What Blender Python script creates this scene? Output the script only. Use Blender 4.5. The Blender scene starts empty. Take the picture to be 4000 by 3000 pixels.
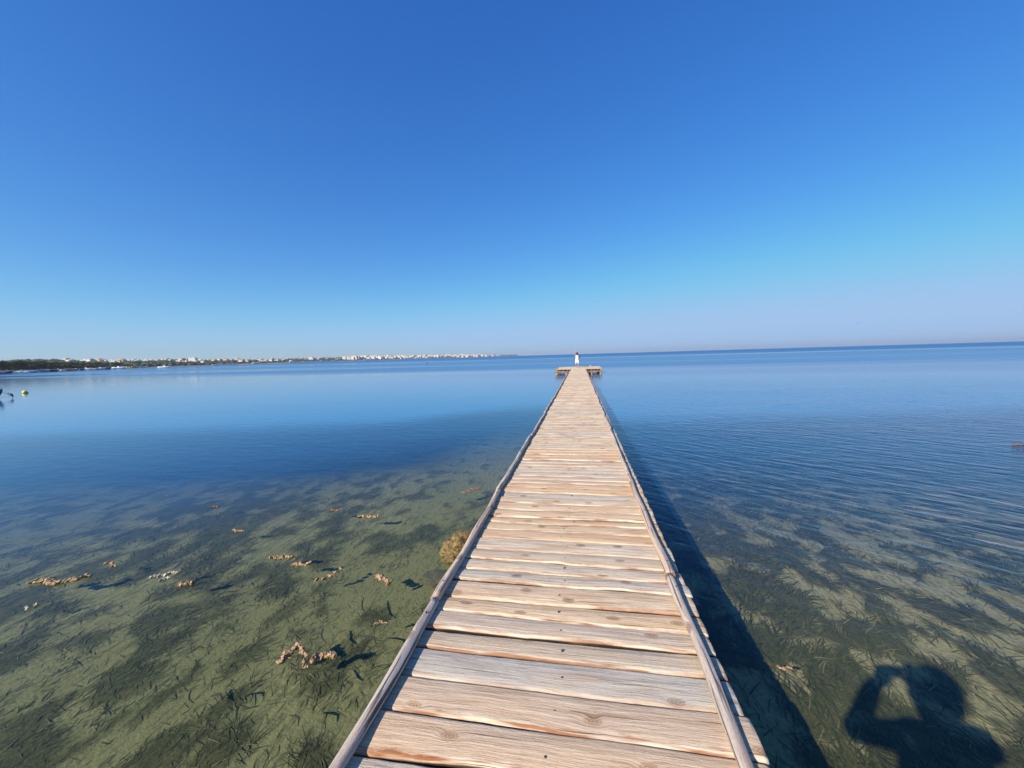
import bpy, bmesh, math, random
import numpy as np
from mathutils import Vector, Matrix, Quaternion

# ------------------------------------------------------------------ camera, sky, sun, exposure
sc = bpy.context.scene
COL = sc.collection
CAM_H = 2.0            # camera height above the water, metres (1.5 m above the deck)
DECK = 0.5
_n = Vector((-.029, 1, .0733)).normalized()
_v = Vector((263, 118, -1500.)); _y = (_v - _v.dot(_n) * _n).normalized(); _x = _y.cross(_n)
RM = Matrix((_x, _y, _n))                      # camera -> world
cam_data = bpy.data.cameras.new('camera')
cam_data.sensor_width = 36; cam_data.lens = 36 * 1500 / 4000
cam_data.clip_start = .02; cam_data.clip_end = 60000
cam = bpy.data.objects.new('camera', cam_data); COL.objects.link(cam)
cam.matrix_world = Matrix.Translation((0, 0, CAM_H)) @ RM.to_4x4()
sc.camera = cam

def ray(px, py):
    return RM @ Vector(((px - 2000) / 1500, (1500 - py) / 1500, -1))
def hit(px, py, z=0.):
    d = ray(px, py); return Vector((0, 0, CAM_H)) + d * ((z - CAM_H) / d.z)
def hz(px): return 1390 - .029 * (px - 2000)
def at(px, D, z=0.):                            # bearing px, forward distance D, height z
    p = Vector((0, 0, CAM_H)) + ray(px, hz(px)) * D
    return Vector((p.x, p.y, z))

anti = ray(3460, 2617).normalized()
sun_dir = -anti
w = bpy.data.worlds.new('World'); sc.world = w; w.use_nodes = True
nt = w.node_tree; bg = nt.nodes['Background']
sky = nt.nodes.new('ShaderNodeTexSky'); sky.sky_type = 'NISHITA'; sky.sun_disc = False
sky.sun_elevation = math.asin(sun_dir.z); sky.sun_rotation = math.atan2(sun_dir.x, sun_dir.y)
sky.air_density = 1.0; sky.dust_density = .35; sky.ozone_density = 3.0; sky.altitude = 0
hs = nt.nodes.new('ShaderNodeHueSaturation'); hs.inputs['Saturation'].default_value = 1.28
hs.inputs['Value'].default_value = 1.0
nt.links.new(sky.outputs[0], hs.inputs['Color'])
# the clear-air colour response of this sky: deeper blue above, softly limited at the horizon
sep = nt.nodes.new('ShaderNodeSeparateColor'); com = nt.nodes.new('ShaderNodeCombineColor'); nt.links.new(hs.outputs[0], sep.inputs[0])
for ch, (gm, gain, lim) in enumerate(((.87, .555, .375), (.88, .84, .575), (.62, 1.0, .87))):
    prev = sep.outputs[ch]
    for op, v1, v2 in (('MULTIPLY', .1427, 0), ('POWER', gm, 0), ('MULTIPLY', gain, 0), ('SMOOTH_MIN', lim, .2), ('MULTIPLY', 1 / .1427, 0)):
        q = nt.nodes.new('ShaderNodeMath'); q.operation = op; nt.links.new(prev, q.inputs[0]); q.inputs[1].default_value = v1
        if op == 'SMOOTH_MIN': q.inputs[2].default_value = v2
        prev = q.outputs[0]
    nt.links.new(prev, com.inputs[ch])
nt.links.new(com.outputs[0], bg.inputs['Color'])
bg.inputs['Strength'].default_value = .094
sl = bpy.data.lights.new('sun', 'SUN'); sl.energy = 4.7; sl.angle = math.radians(.53); sl.color = (1, .90, .78)
so = bpy.data.objects.new('sun', sl); COL.objects.link(so)
so.rotation_euler = anti.to_track_quat('-Z', 'Y').to_euler(); so.location = (-20, -20, 30)
sc.view_settings.view_transform = 'Standard'; sc.view_settings.look = 'None'
sc.view_settings.gamma = 1; sc.view_settings.exposure = .6; sc.view_settings.use_curve_mapping = False
sc.render.engine = 'CYCLES'
sc.cycles.use_denoising = True
sc.cycles.max_bounces = 8; sc.cycles.transparent_max_bounces = 24
sc.cycles.caustics_reflective = False; sc.cycles.caustics_refractive = False

rng = np.random.default_rng(7); random.seed(7)

# ------------------------------------------------------------------ helpers
def mat(name):
    m = bpy.data.materials.new(name); m.use_nodes = True
    return m, m.node_tree, m.node_tree.nodes['Principled BSDF']
class N:
    """small node-graph helper"""
    def __init__(s, tree): s.t = tree
    def new(s, typ, **kw):
        n = s.t.nodes.new('ShaderNode' + typ)
        for k, v in kw.items():
            if k.startswith('i_'):
                key = k[2:]; n.inputs[int(key) if key.isdigit() else key].default_value = v
            else: setattr(n, k, v)
        return n
    def link(s, a, b): s.t.links.new(a, b)
    def math(s, op, a, b=0., c=0., clamp=False):
        n = s.t.nodes.new('ShaderNodeMath'); n.operation = op; n.use_clamp = clamp
        for i, x in enumerate((a, b, c)):
            if isinstance(x, (int, float)): n.inputs[i].default_value = x
            else: s.link(x, n.inputs[i])
        return n.outputs[0]
    def mix(s, f, a, b, blend='MIX'):
        n = s.t.nodes.new('ShaderNodeMix'); n.data_type = 'RGBA'; n.blend_type = blend
        for i, x in ((0, f), (6, a), (7, b)):
            if isinstance(x, (int, float)): n.inputs[i].default_value = x
            elif isinstance(x, tuple): n.inputs[i].default_value = (*x, 1) if len(x) == 3 else x
            else: s.link(x, n.inputs[i])
        return n.outputs[2]
    def ramp(s, f, stops, interp='LINEAR'):
        n = s.t.nodes.new('ShaderNodeValToRGB'); n.color_ramp.interpolation = interp
        e = n.color_ramp.elements
        while len(e) < len(stops): e.new(.5)
        for q, (p, c) in zip(e, stops):
            q.position = p; q.color = (c, c, c, 1) if isinstance(c, (int, float)) else (*c, 1)
        s.link(f, n.inputs[0]); return n.outputs[0]
    def noise(s, vec, scale, detail=4., rough=.55, dist=0., typ=None):
        n = s.new('TexNoise'); n.inputs['Scale'].default_value = scale; n.inputs['Detail'].default_value = detail
        n.inputs['Roughness'].default_value = rough; n.inputs['Distortion'].default_value = dist
        if vec is not None: s.link(vec, n.inputs['Vector'])
        return n.outputs[0]
    def mapping(s, vec, scale=(1, 1, 1), rot=(0, 0, 0), loc=(0, 0, 0)):
        n = s.new('Mapping'); n.inputs['Scale'].default_value = scale; n.inputs['Rotation'].default_value = rot
        n.inputs['Location'].default_value = loc
        s.link(vec, n.inputs['Vector']); return n.outputs[0]
    def bump(s, h, strength=1., dist=1.):
        n = s.new('Bump'); n.inputs['Strength'].default_value = strength; n.inputs['Distance'].default_value = dist
        s.link(h, n.inputs['Height']); return n.outputs[0]

def simple(name, col, rough=.6, var=.12, scale=6., metal=0., bump=0.):
    """plain procedural material: base colour broken up by noise"""
    m, t, b = mat(name); g = N(t)
    tc = g.new('TexCoord').outputs['Object']
    f = g.noise(tc, scale, 5)
    a = tuple(max(0, c * (1 - var)) for c in col); c2 = tuple(min(1, c * (1 + var)) for c in col)
    g.link(g.mix(f, a, c2), b.inputs['Base Color'])
    b.inputs['Roughness'].default_value = rough; b.inputs['Metallic'].default_value = metal
    if bump: g.link(g.bump(g.noise(tc, scale * 4, 5), 1, bump), b.inputs['Normal'])
    return m

def mesh_np(name, V, F, m=None, parent=None, attrs=None, uv=None, smooth=False, link=True):
    """V (n,3) array, F (m,k) int array of equal-sized faces (or list of arrays)"""
    me = bpy.data.meshes.new(name)
    V = np.asarray(V, dtype=np.float32)
    Fs = F if isinstance(F, list) else [F]
    Fs = [np.asarray(f, dtype=np.int32) for f in Fs if len(f)]
    me.vertices.add(len(V)); me.vertices.foreach_set('co', V.ravel())
    loops = np.concatenate([f.ravel() for f in Fs]); me.loops.add(len(loops)); me.loops.foreach_set('vertex_index', loops)
    tot = np.concatenate([np.full(len(f), f.shape[1], dtype=np.int32) for f in Fs])
    st = np.concatenate(([0], np.cumsum(tot)[:-1])).astype(np.int32)
    me.polygons.add(len(tot)); me.polygons.foreach_set('loop_start', st)
    if smooth: me.polygons.foreach_set('use_smooth', np.ones(len(tot), dtype=bool))
    me.update(calc_edges=True)
    if attrs:
        for k, a in attrs.items():
            at_ = me.attributes.new(k, 'FLOAT', 'POINT'); at_.data.foreach_set('value', np.asarray(a, dtype=np.float32))
    if uv is not None:
        l = me.uv_layers.new(name='uv'); l.data.foreach_set('uv', np.asarray(uv, dtype=np.float32)[loops].ravel())
    if m: me.materials.append(m)
    o = bpy.data.objects.new(name, me)
    if link: COL.objects.link(o)
    if parent: o.parent = parent
    return o
class MB:
    """collects verts and faces of several shapes into one mesh"""
    def __init__(s): s.V = []; s.Q = []; s.T = []; s.n = 0
    def add(s, V, Q=(), T=()):
        V = np.asarray(V, float)
        s.V.append(V)
        if len(Q): s.Q.append(np.asarray(Q) + s.n)
        if len(T): s.T.append(np.asarray(T) + s.n)
        s.n += len(V)
    def box(s, c, d, rz=0., bev=0.):
        x, y, z = d[0] / 2, d[1] / 2, d[2] / 2
        P = np.array([(i * x, j * y, k * z) for i in (-1, 1) for j in (-1, 1) for k in (-1, 1)])
        cs, sn = math.cos(rz), math.sin(rz)
        P = np.stack([P[:, 0] * cs - P[:, 1] * sn, P[:, 0] * sn + P[:, 1] * cs, P[:, 2]], 1) + np.array(c)
        s.add(P, [(0, 1, 3, 2), (4, 6, 7, 5), (0, 4, 5, 1), (2, 3, 7, 6), (0, 2, 6, 4), (1, 5, 7, 3)])
    def tube(s, pts, rad, k=10, cap=True, jitter=0., seed=0):
        pts = [Vector(p) for p in pts]; r = np.random.default_rng(seed)
        rad = rad if hasattr(rad, '__len__') else [rad] * len(pts)
        ring = []; up = Vector((0, 0, 1))
        for i, p in enumerate(pts):
            d = (pts[min(i + 1, len(pts) - 1)] - pts[max(i - 1, 0)]).normalized()
            a = d.cross(up);
            if a.length < .05: a = d.cross(Vector((1, 0, 0)))
            a.normalize(); b = a.cross(d)
            for j in range(k):
                t = 2 * math.pi * j / k; rr = rad[i] * (1 + jitter * r.normal())
                ring.append(p + (a * math.cos(t) + b * math.sin(t)) * rr)
        Q = [(i * k + j, i * k + (j + 1) % k, (i + 1) * k + (j + 1) % k, (i + 1) * k + j) for i in range(len(pts) - 1) for j in range(k)]
        T = []; V = [tuple(v) for v in ring]
        if cap:
            V += [tuple(pts[0]), tuple(pts[-1])]; c0, c1 = len(V) - 2, len(V) - 1; L = (len(pts) - 1) * k
            T = [(c0, (j + 1) % k, j) for j in range(k)] + [(c1, L + j, L + (j + 1) % k) for j in range(k)]
        s.add(V, Q, T)
    def ell(s, c, r, nu=14, nv=9):
        V = []
        for i in range(nv + 1):
            t = math.pi * i / nv
            for j in range(nu):
                p = 2 * math.pi * j / nu
                V.append((c[0] + r[0] * math.sin(t) * math.cos(p), c[1] + r[1] * math.sin(t) * math.sin(p), c[2] + r[2] * math.cos(t)))
        Q = [(i * nu + j, (i + 1) * nu + j, (i + 1) * nu + (j + 1) % nu, i * nu + (j + 1) % nu) for i in range(nv) for j in range(nu)]
        s.add(V, Q)
    def build(s, name, m, parent=None, smooth=False, attrs=None):
        F = []
        if s.Q: F.append(np.concatenate(s.Q))
        if s.T: F.append(np.concatenate(s.T))
        return mesh_np(name, np.concatenate(s.V), F, m, parent, smooth=smooth, attrs=attrs)

def tag(o, label=None, cat=None, group=None, kind=None):
    if label: o['label'] = label
    if cat: o['category'] = cat
    if group: o['group'] = group
    if kind: o['kind'] = kind
    return o
def empty(name, loc=(0, 0, 0), rz=0.):
    o = bpy.data.objects.new(name, None); COL.objects.link(o); o.location = loc; o.rotation_euler = (0, 0, rz)
    o.empty_display_size = .2
    return o
def copy_tree(o, parent=None):
    c = o.copy(); COL.objects.link(c)
    if parent: c.parent = parent
    for ch in list(o.children): copy_tree(ch, c)
    return c

def vnoise(x, y, seed=0):
    """value noise on arrays"""
    xi = np.floor(x).astype(np.int64); yi = np.floor(y).astype(np.int64); fx = x - xi; fy = y - yi
    def h(a, b):
        n = (a * 374761393 + b * 668265263 + seed * 2147483647) & 0xffffffff
        n = ((n ^ (n >> 13)) * 1274126177) & 0xffffffff
        return ((n ^ (n >> 16)) & 0xffff) / 65535.
    sx = fx * fx * (3 - 2 * fx); sy = fy * fy * (3 - 2 * fy)
    return (h(xi, yi) * (1 - sx) + h(xi + 1, yi) * sx) * (1 - sy) + (h(xi, yi + 1) * (1 - sx) + h(xi + 1, yi + 1) * sx) * sy
def fbm(x, y, oct=4, seed=0, rough=.5):
    a = 1.; s = 0.; t = 0.
    for i in range(oct):
        s = s + a * vnoise(x * 2 ** i + 13.7 * i, y * 2 ** i - 7.3 * i, seed + i); t += a; a *= rough
    return s / t
def sstep(a, b, x):
    t = np.clip((x - a) / (b - a), 0, 1); return t * t * (3 - 2 * t)

# ------------------------------------------------------------------ seabed
def depth(x, y):
    d = .13 + .012 * np.maximum(y, -3) + .0012 * np.maximum(y - 4, 0) ** 2
    d = np.where(y < -3, .094 + (y + 3) * .03, d)
    return np.clip(d, -.8, 4.5)
def veg(x, y):
    """seagrass cover 0..1, combed along Y"""
    n = .5 + 1.3 * (fbm(x * 6.5 + .3 * y, y * 5.0, 4, 3, .55) - .5)
    n2 = fbm(x * .55, y * .4, 3, 11); nl = .5 + 1.35 * (fbm(x * 5.2 + .8 * y, y * 3.6, 4, 3, .62) - .5)
    right = sstep(.36, .58, n + .16 * np.exp(-((x - 1.6) / .7) ** 2) + .25 * (n2 - .5) - .03)
    left = .88 * sstep(.34, .72, nl + .3 * (n2 - .5) - .18 * np.exp(-((x + 1.7) / 1.2) ** 2) * sstep(1.0, 3.5, y) + .05)
    v = np.where(x > 0, right, left * .9)
    # bare sand pocket beside the deck at the near end
    v = v * (1 - .9 * np.exp(-(((x - 1.75) / .35) ** 2 + ((y - .95) / .25) ** 2)))
    return v
def bedz(x, y):
    return -depth(x, y) + .02 * (fbm(x * 1.1, y * .6, 3, 21) - .5) + .015 * veg(x, y)
def axis(lo, hi, fine, a, b, grow=1.12):
    c = list(np.arange(a, b, fine)); s = fine
    while c[-1] < hi: s = min(s * grow, 900); c.append(c[-1] + s)
    s = fine
    while c[0] > lo: s = min(s * grow, 900); c.insert(0, c[0] - s)
    return np.array(c)
def grid_mesh(name, xs, ys, zf, m, attrs):
    X, Y = np.meshgrid(xs, ys, indexing='ij'); Z = zf(X, Y)
    V = np.stack([X.ravel(), Y.ravel(), Z.ravel()], 1); ny = len(ys)
    i, j = np.meshgrid(np.arange(len(xs) - 1), np.arange(ny - 1), indexing='ij'); a = (i * ny + j).ravel()
    F = np.stack([a, a + ny, a + ny + 1, a + 1], 1)
    return mesh_np(name, V, F, m, attrs={k: f(X, Y).ravel() for k, f in attrs.items()}, smooth=True)

m, t, b = mat('seabed'); g = N(t)
pos = g.new('NewGeometry').outputs['Position']
va = g.new('Attribute', attribute_name='veg').outputs['Fac']
fa = g.new('Attribute', attribute_name='far').outputs['Fac']
st = g.mapping(pos, (1, .45, 1))
n1 = g.noise(st, 5, 6, .6); n2 = g.noise(pos, 42, 4, .6); n3 = g.noise(st, .8, 3)
sand = g.mix(n3, (.29, .24, .12), (.42, .34, .19))
sand = g.mix(g.ramp(n2, [(.35, .0), (.62, .55)]), sand, (.17, .15, .07))
leftm = g.math('LESS_THAN', g.new('SeparateXYZ').outputs[0], 0)
sx = g.new('SeparateXYZ'); g.link(pos, sx.inputs[0])
leftm = g.math('LESS_THAN', sx.outputs[0], 0.)
sand = g.mix(leftm, sand, g.mix(n3, (.16, .15, .065), (.24, .215, .105)))
# thin litter: dark stretched flecks lying along the current
fl = g.noise(g.mapping(pos, (34, 9, 1), (0, 0, .25)), 1, 3, .6, .6)
fleck = g.ramp(fl, [(.54, 0.), (.60, 1.)])
sand = g.mix(g.math('MULTIPLY', fleck, .45), sand, (.05, .055, .03))
grass = g.mix(n1, (.030, .032, .014), (.085, .082, .034))
k = g.math('ADD', va, g.math('MULTIPLY', g.math('SUBTRACT', n1, .5), 1.1), clamp=True)
k = g.ramp(k, [(.25, 0.), (.75, 1.)])
c = g.mix(g.math('MULTIPLY', k, .85), sand, grass)
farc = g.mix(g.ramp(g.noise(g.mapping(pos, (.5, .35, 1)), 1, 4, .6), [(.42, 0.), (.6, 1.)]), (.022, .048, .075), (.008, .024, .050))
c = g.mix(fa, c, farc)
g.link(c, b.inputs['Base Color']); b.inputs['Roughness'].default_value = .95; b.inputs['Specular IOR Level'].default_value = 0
rip = g.new('TexWave', wave_type='BANDS', bands_direction='X'); rip.inputs['Scale'].default_value = 1
g.link(g.mapping(pos, (2.6, 1.3, 1)), rip.inputs['Vector']); rip.inputs['Distortion'].default_value = 9; rip.inputs['Detail'].default_value = 2
hgt = g.math('ADD', g.math('MULTIPLY', g.math('MULTIPLY', rip.outputs['Fac'], g.ramp(n3, [(.45, 0.), (.65, 1.)])), .006), g.math('MULTIPLY', n2, .008))
g.link(g.bump(hgt, 1, 1), b.inputs['Normal'])
M_bed = m
xs = axis(-14000, 14000, .07, -8, 8); ys = axis(-3000, 14000, .09, .3, 12)
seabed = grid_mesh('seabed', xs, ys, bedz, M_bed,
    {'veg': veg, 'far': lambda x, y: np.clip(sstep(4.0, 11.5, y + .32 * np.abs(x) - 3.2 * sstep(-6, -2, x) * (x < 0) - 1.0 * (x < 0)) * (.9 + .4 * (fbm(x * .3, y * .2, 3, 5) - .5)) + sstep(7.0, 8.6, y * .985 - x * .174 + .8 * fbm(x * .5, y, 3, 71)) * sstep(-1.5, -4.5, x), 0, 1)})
tag(seabed, kind='structure')

# ------------------------------------------------------------------ water
m, t, b = mat('water'); g = N(t); t.nodes.remove(b)
out = t.nodes['Material Output']
pos = g.new('NewGeometry').outputs['Position']
sp = g.new('SeparateXYZ'); g.link(pos, sp.inputs[0])
# wind-ruffled rows on the right, nearly calm on the left
rw = g.mapping(pos, (1, 1, 1), (0, 0, .72))                     # crests run (1,-.9)
wv = g.mapping(rw, (2.6, 10.5, 1))
w1 = g.noise(wv, .62, 3, .5, .35)
w2 = g.noise(g.mapping(pos, (2.0, 5.0, 1), (0, 0, .35)), .9, 3, .5, .3)
rightm = g.new('MapRange', interpolation_type='SMOOTHSTEP'); g.link(sp.outputs[0], rightm.inputs[0])
rightm.inputs[1].default_value = -2.; rightm.inputs[2].default_value = 5.; rightm.inputs[3].default_value = .12; rightm.inputs[4].default_value = 1.
neark = g.new('MapRange', interpolation_type='SMOOTHSTEP'); g.link(sp.outputs[1], neark.inputs[0])
neark.inputs[1].default_value = 2.0; neark.inputs[2].default_value = 4.5; neark.inputs[3].default_value = .25; neark.inputs[4].default_value = 1.
fark = g.new('MapRange', interpolation_type='SMOOTHSTEP'); g.link(sp.outputs[1], fark.inputs[0])
fark.inputs[1].default_value = 12; fark.inputs[2].default_value = 34.; fark.inputs[3].default_value = 1.; fark.inputs[4].default_value = .12
amp = g.math('MULTIPLY', g.math('MULTIPLY', rightm.outputs[0], neark.outputs[0]), fark.outputs[0])
pat = g.ramp(g.noise(g.mapping(pos, (.12, .22, 1)), 1, 3), [(.3, .35), (.6, 1.)])
amp = g.math('MULTIPLY', amp, pat)
h1 = g.math('MULTIPLY', w1, g.math('MULTIPLY', amp, .035))
h2 = g.math('MULTIPLY', w2, g.math('ADD', .0055, g.math('MULTIPLY', amp, .012)))
bm = g.bump(g.math('ADD', h1, h2), 1, 1)
# far bands of ruffled and smooth water, long and thin, lying across the view
bd = g.noise(g.mapping(pos, (.0016, .011, 1), (0, 0, -.05)), 1, 3, .5, .2)
dist = g.new('VectorMath', operation='LENGTH'); g.link(pos, dist.inputs[0])
seaw = g.new('MapRange', interpolation_type='SMOOTHSTEP'); g.link(dist.outputs['Value'], seaw.inputs[0])
seaw.inputs[1].default_value = 120; seaw.inputs[2].default_value = 420.
bands = g.ramp(bd, [(.44, 0.), (.52, 1.)])
bands2 = g.ramp(g.noise(g.mapping(pos, (.0002, .0017, 1), (0, 0, .03)), 1, 2), [(.40, 0.), (.46, 1.)])
rg = g.math('ADD', g.math('MULTIPLY', bands, .16), g.math('MULTIPLY', g.math('MULTIPLY', seaw.outputs[0], bands2), .42))
midr = g.new('MapRange', interpolation_type='SMOOTHSTEP'); g.link(dist.outputs['Value'], midr.inputs[0])
midr.inputs[1].default_value = 8; midr.inputs[2].default_value = 50.; midr.inputs[4].default_value = 1
rg = g.math('ADD', g.math('MULTIPLY', rg, midr.outputs[0]), .03)
gl = g.new('BsdfGlossy'); gl.inputs['Color'].default_value = (1, 1, 1, 1)
g.link(rg, gl.inputs['Roughness']); g.link(bm, gl.inputs['Normal'])
tr = g.new('BsdfTransparent'); tr.inputs['Color'].default_value = (.86, .92, .86, 1)
gi = g.new('NewGeometry').outputs['Incoming']
dt = g.new('VectorMath', operation='DOT_PRODUCT'); g.link(bm, dt.inputs[0]); g.link(gi, dt.inputs[1])
cs = g.math('ADD', g.math('ABSOLUTE', dt.outputs['Value']), g.math('MULTIPLY', rg, .85))   # facets of ruffled water tilt towards the eye
fres = g.math('MULTIPLY_ADD', g.math('POWER', g.math('SUBTRACT', 1., cs, clamp=True), 5.), .98, .02)
body = g.new('BsdfDiffuse')
deep = g.new('MapRange', interpolation_type='SMOOTHSTEP'); off = g.math('SUBTRACT', g.math('MULTIPLY', sp.outputs[1], .985), g.math('MULTIPLY', sp.outputs[0], .174))
off = g.math('ADD', off, g.math('MULTIPLY', g.noise(g.mapping(pos, (.25, .5, 1)), 1, 3), 1.6))
np1 = g.new('MapRange', interpolation_type='SMOOTHSTEP'); g.link(sp.outputs[0], np1.inputs[0]); np1.inputs[1].default_value = -7.; np1.inputs[2].default_value = -2.; np1.inputs[4].default_value = 1
np2 = g.math('MULTIPLY', np1.outputs[0], g.math('LESS_THAN', sp.outputs[0], 0.)); off = g.math('SUBTRACT', off, g.math('MULTIPLY', np2, 2.8)); off = g.math('SUBTRACT', off, g.math('MULTIPLY', g.math('LESS_THAN', sp.outputs[0], 0.), .7)); g.link(off, deep.inputs[0])
deep.inputs[1].default_value = 1.8; deep.inputs[2].default_value = 10.; deep.inputs[3].default_value = 0.; deep.inputs[4].default_value = .52
deep2 = g.new('MapRange', interpolation_type='SMOOTHSTEP'); g.link(off, deep2.inputs[0])
deep2.inputs[1].default_value = 10.; deep2.inputs[2].default_value = 13.5; deep2.inputs[4].default_value = .28
deepf = g.math('ADD', deep.outputs[0], deep2.outputs[0])
g.link(g.mix(g.math('MULTIPLY', deep2.outputs[0], 2.9), (.010, .075, .22), (.045, .215, .44)), body.inputs['Color'])
mb0 = g.new('MixShader'); g.link(deepf, mb0.inputs[0]); g.link(tr.outputs[0], mb0.inputs[1]); g.link(body.outputs[0], mb0.inputs[2])
mx = g.new('MixShader'); g.link(fres, mx.inputs[0]); g.link(mb0.outputs[0], mx.inputs[1]); g.link(gl.outputs[0], mx.inputs[2])
g.link(mx.outputs[0], out.inputs['Surface'])
M_water = m
wxs = axis(-13000, 13000, 2, -20, 20, 1.3); wys = axis(-2500, 13000, 2, -8, 40, 1.3)
water = grid_mesh('sea_water', wxs, wys, lambda x, y: 0 * x, M_water, {})
tag(water, kind='structure')

# ------------------------------------------------------------------ weathered wood
def wood(name, grey, tan, cream, edge, usc=1., knots=True, crack=.275):
    m, t, b = mat(name); g = N(t)
    uv = g.new('UVMap', uv_map='uv').outputs[0]
    rnd = g.new('Attribute', attribute_name='rnd').outputs['Fac']
    ev = g.new('Attribute', attribute_name='ev').outputs['Fac']
    wear = g.new('Attribute', attribute_name='wear').outputs['Fac']
    # knots pull the grain around them
    kv = g.new('TexVoronoi', feature='F1', voronoi_dimensions='2D'); kv.inputs['Scale'].default_value = 1; kv.inputs['Randomness'].default_value = .95
    g.link(g.mapping(uv, (2.3 * usc, 4.0, 1)), kv.inputs['Vector'])
    kd = kv.outputs['Distance']
    kfall = g.ramp(kd, [(.0, 1.), (.19, 0.)], 'EASE')
    su = g.new('SeparateXYZ'); g.link(uv, su.inputs[0])
    vv = g.math('ADD', su.outputs[1], g.math('MULTIPLY', kfall, .022))
    cm = g.new('CombineXYZ'); g.link(su.outputs[0], cm.inputs[0]); g.link(vv, cm.inputs[1])
    wob = g.noise(g.mapping(uv, (1.3, 3, 1)), 1, 2)
    vv2 = g.math('ADD', vv, g.math('MULTIPLY', wob, .013)); cm2 = g.new('CombineXYZ'); g.link(su.outputs[0], cm2.inputs[0]); g.link(vv2, cm2.inputs[1])
    fine = g.noise(g.mapping(cm2.outputs[0], (9, 150, 1)), 1, 5, .7)
    pits = g.noise(g.mapping(uv, (60, 150, 1)), 1, 4, .7)
    mid = g.noise(g.mapping(cm2.outputs[0], (2.2, 46, 1)), 1, 4, .6)
    big = g.noise(g.mapping(uv, (1.1, 3.2, 1), (0, 0, 0), (3, 7, 0)), 1, 3)
    col = g.mix(g.ramp(g.math('ADD', big, g.math('MULTIPLY', g.math('SUBTRACT', rnd, .5), .7)), [(.32, 0.), (.68, 1.)]), grey, tan)
    col = g.mix(g.math('MULTIPLY', g.ramp(mid, [(.45, 0.), (.7, 1.)]), .75), col, cream)
    col = g.mix(g.math('MULTIPLY', g.ramp(mid, [(.30, 1.), (.46, 0.)]), .62), col, tuple(c * .48 for c in tan))
    col = g.mix(g.math('MULTIPLY', g.ramp(fine, [(.34, 1.), (.48, 0.)]), .62), col, (.17, .12, .085))
    col = g.mix(g.math('MULTIPLY', g.ramp(pits, [(.30, 1.), (.42, 0.)]), .55), col, (.12, .075, .05))
    col = g.mix(g.math('MULTIPLY', g.ramp(pits, [(.58, 0.), (.70, 1.)]), .5), col, tuple(min(1, c * 1.1) for c in cream))
    # thin checks (cracks) along the grain
    ck = g.noise(g.mapping(cm2.outputs[0], (1.6, 80, 1), (0, 0, 0), (5, 1, 0)), 1, 2, .4)
    ckm = g.ramp(ck, [(crack, 1.), (crack + .04, 0.)])
    col = g.mix(g.math('MULTIPLY', ckm, .8), col, (.035, .024, .018))
    if knots:
        rings = g.math('SINE', g.math('MULTIPLY', kd, 190.))
        kin = g.ramp(kd, [(.045, 1.), (.065, 0.)])
        col = g.mix(g.math('MULTIPLY', kin, g.math('ADD', .65, g.math('MULTIPLY', rings, .3))), col, (.14, .07, .035))
        kring = g.ramp(kd, [(.05, 0.), (.07, 1.), (.10, 0.)])
        col = g.mix(g.math('MULTIPLY', kring, .6), col, (.08, .045, .03))
    bt = g.new('Math', operation='FRACT'); g.link(g.math('MULTIPLY', rnd, 7.31), bt.inputs[0])
    col = g.mix(g.math('MULTIPLY', g.ramp(bt.outputs[0], [(.55, 0.), (.9, 1.)]), .42), col, tuple(a * b_ for a, b_ in zip(tan, (1.0, .82, .66))))
    col = g.mix(g.math('MULTIPLY', g.ramp(bt.outputs[0], [(.0, 1.), (.35, 0.)]), .4), col, tuple(a * .8 for a in grey))
    # worn near edge of the board: torn orange wood and pale splintered strip
    e = g.math('ADD', ev, g.math('MULTIPLY', g.math('SUBTRACT', g.noise(g.mapping(uv, (9, 30, 1)), 1, 5, .65), .5), .38))
    em = g.ramp(e, [(.075, 1.), (.14, 0.)])
    ecol = g.mix(g.ramp(g.noise(g.mapping(uv, (3, 60, 1)), 1, 4), [(.40, 0.), (.56, 1.)]), edge, tuple(c * .8 for c in cream))
    col = g.mix(g.math('MULTIPLY', em, wear), col, ecol)
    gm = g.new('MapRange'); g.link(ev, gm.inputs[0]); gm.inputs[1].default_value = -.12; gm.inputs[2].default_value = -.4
    col = g.mix(gm.outputs[0], col, (.045, .032, .024))          # shade in the gaps between boards, painted onto their sides
    # reddish sun-bleached stains
    stn = g.ramp(g.noise(g.mapping(uv, (1.0, 9, 1), (0, 0, 0), (11, 2, 0)), 1, 4), [(.55, 0.), (.72, 1.)])
    col = g.mix(g.math('MULTIPLY', stn, .75), col, tuple(.55 * a + .45 * c for a, c in zip(edge, tan)))
    g.link(col, b.inputs['Base Color']); b.inputs['Roughness'].default_value = .85; b.inputs['Specular IOR Level'].default_value = .2
    hh = g.math('ADD', g.math('MULTIPLY', g.math('ADD', fine, g.math('MULTIPLY', pits, .5)), .0034), g.math('MULTIPLY', mid, .006))
    hh = g.math('SUBTRACT', hh, g.math('MULTIPLY', ckm, .006))
    g.link(g.bump(hh, 1, 1), b.inputs['Normal'])
    return m
GREY, TAN, CREAM, EDGE = (.49, .44, .365), (.61, .445, .275), (.83, .72, .53), (.30, .11, .04)
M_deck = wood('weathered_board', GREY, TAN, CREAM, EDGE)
M_rail = wood('weathered_log', (.47, .42, .38), (.50, .41, .33), (.68, .60, .50), (.35, .17, .08), 1., True, .36)
M_beam = wood('brown_beam', (.27, .15, .08), (.36, .19, .10), (.50, .32, .19), (.30, .12, .05))
M_post = wood('piling_wood', (.30, .25, .13), (.34, .26, .12), (.48, .40, .24), (.14, .11, .05))
M_nail = simple('nail_head', (.05, .045, .05), .5, .2, 50, .3)

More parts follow.
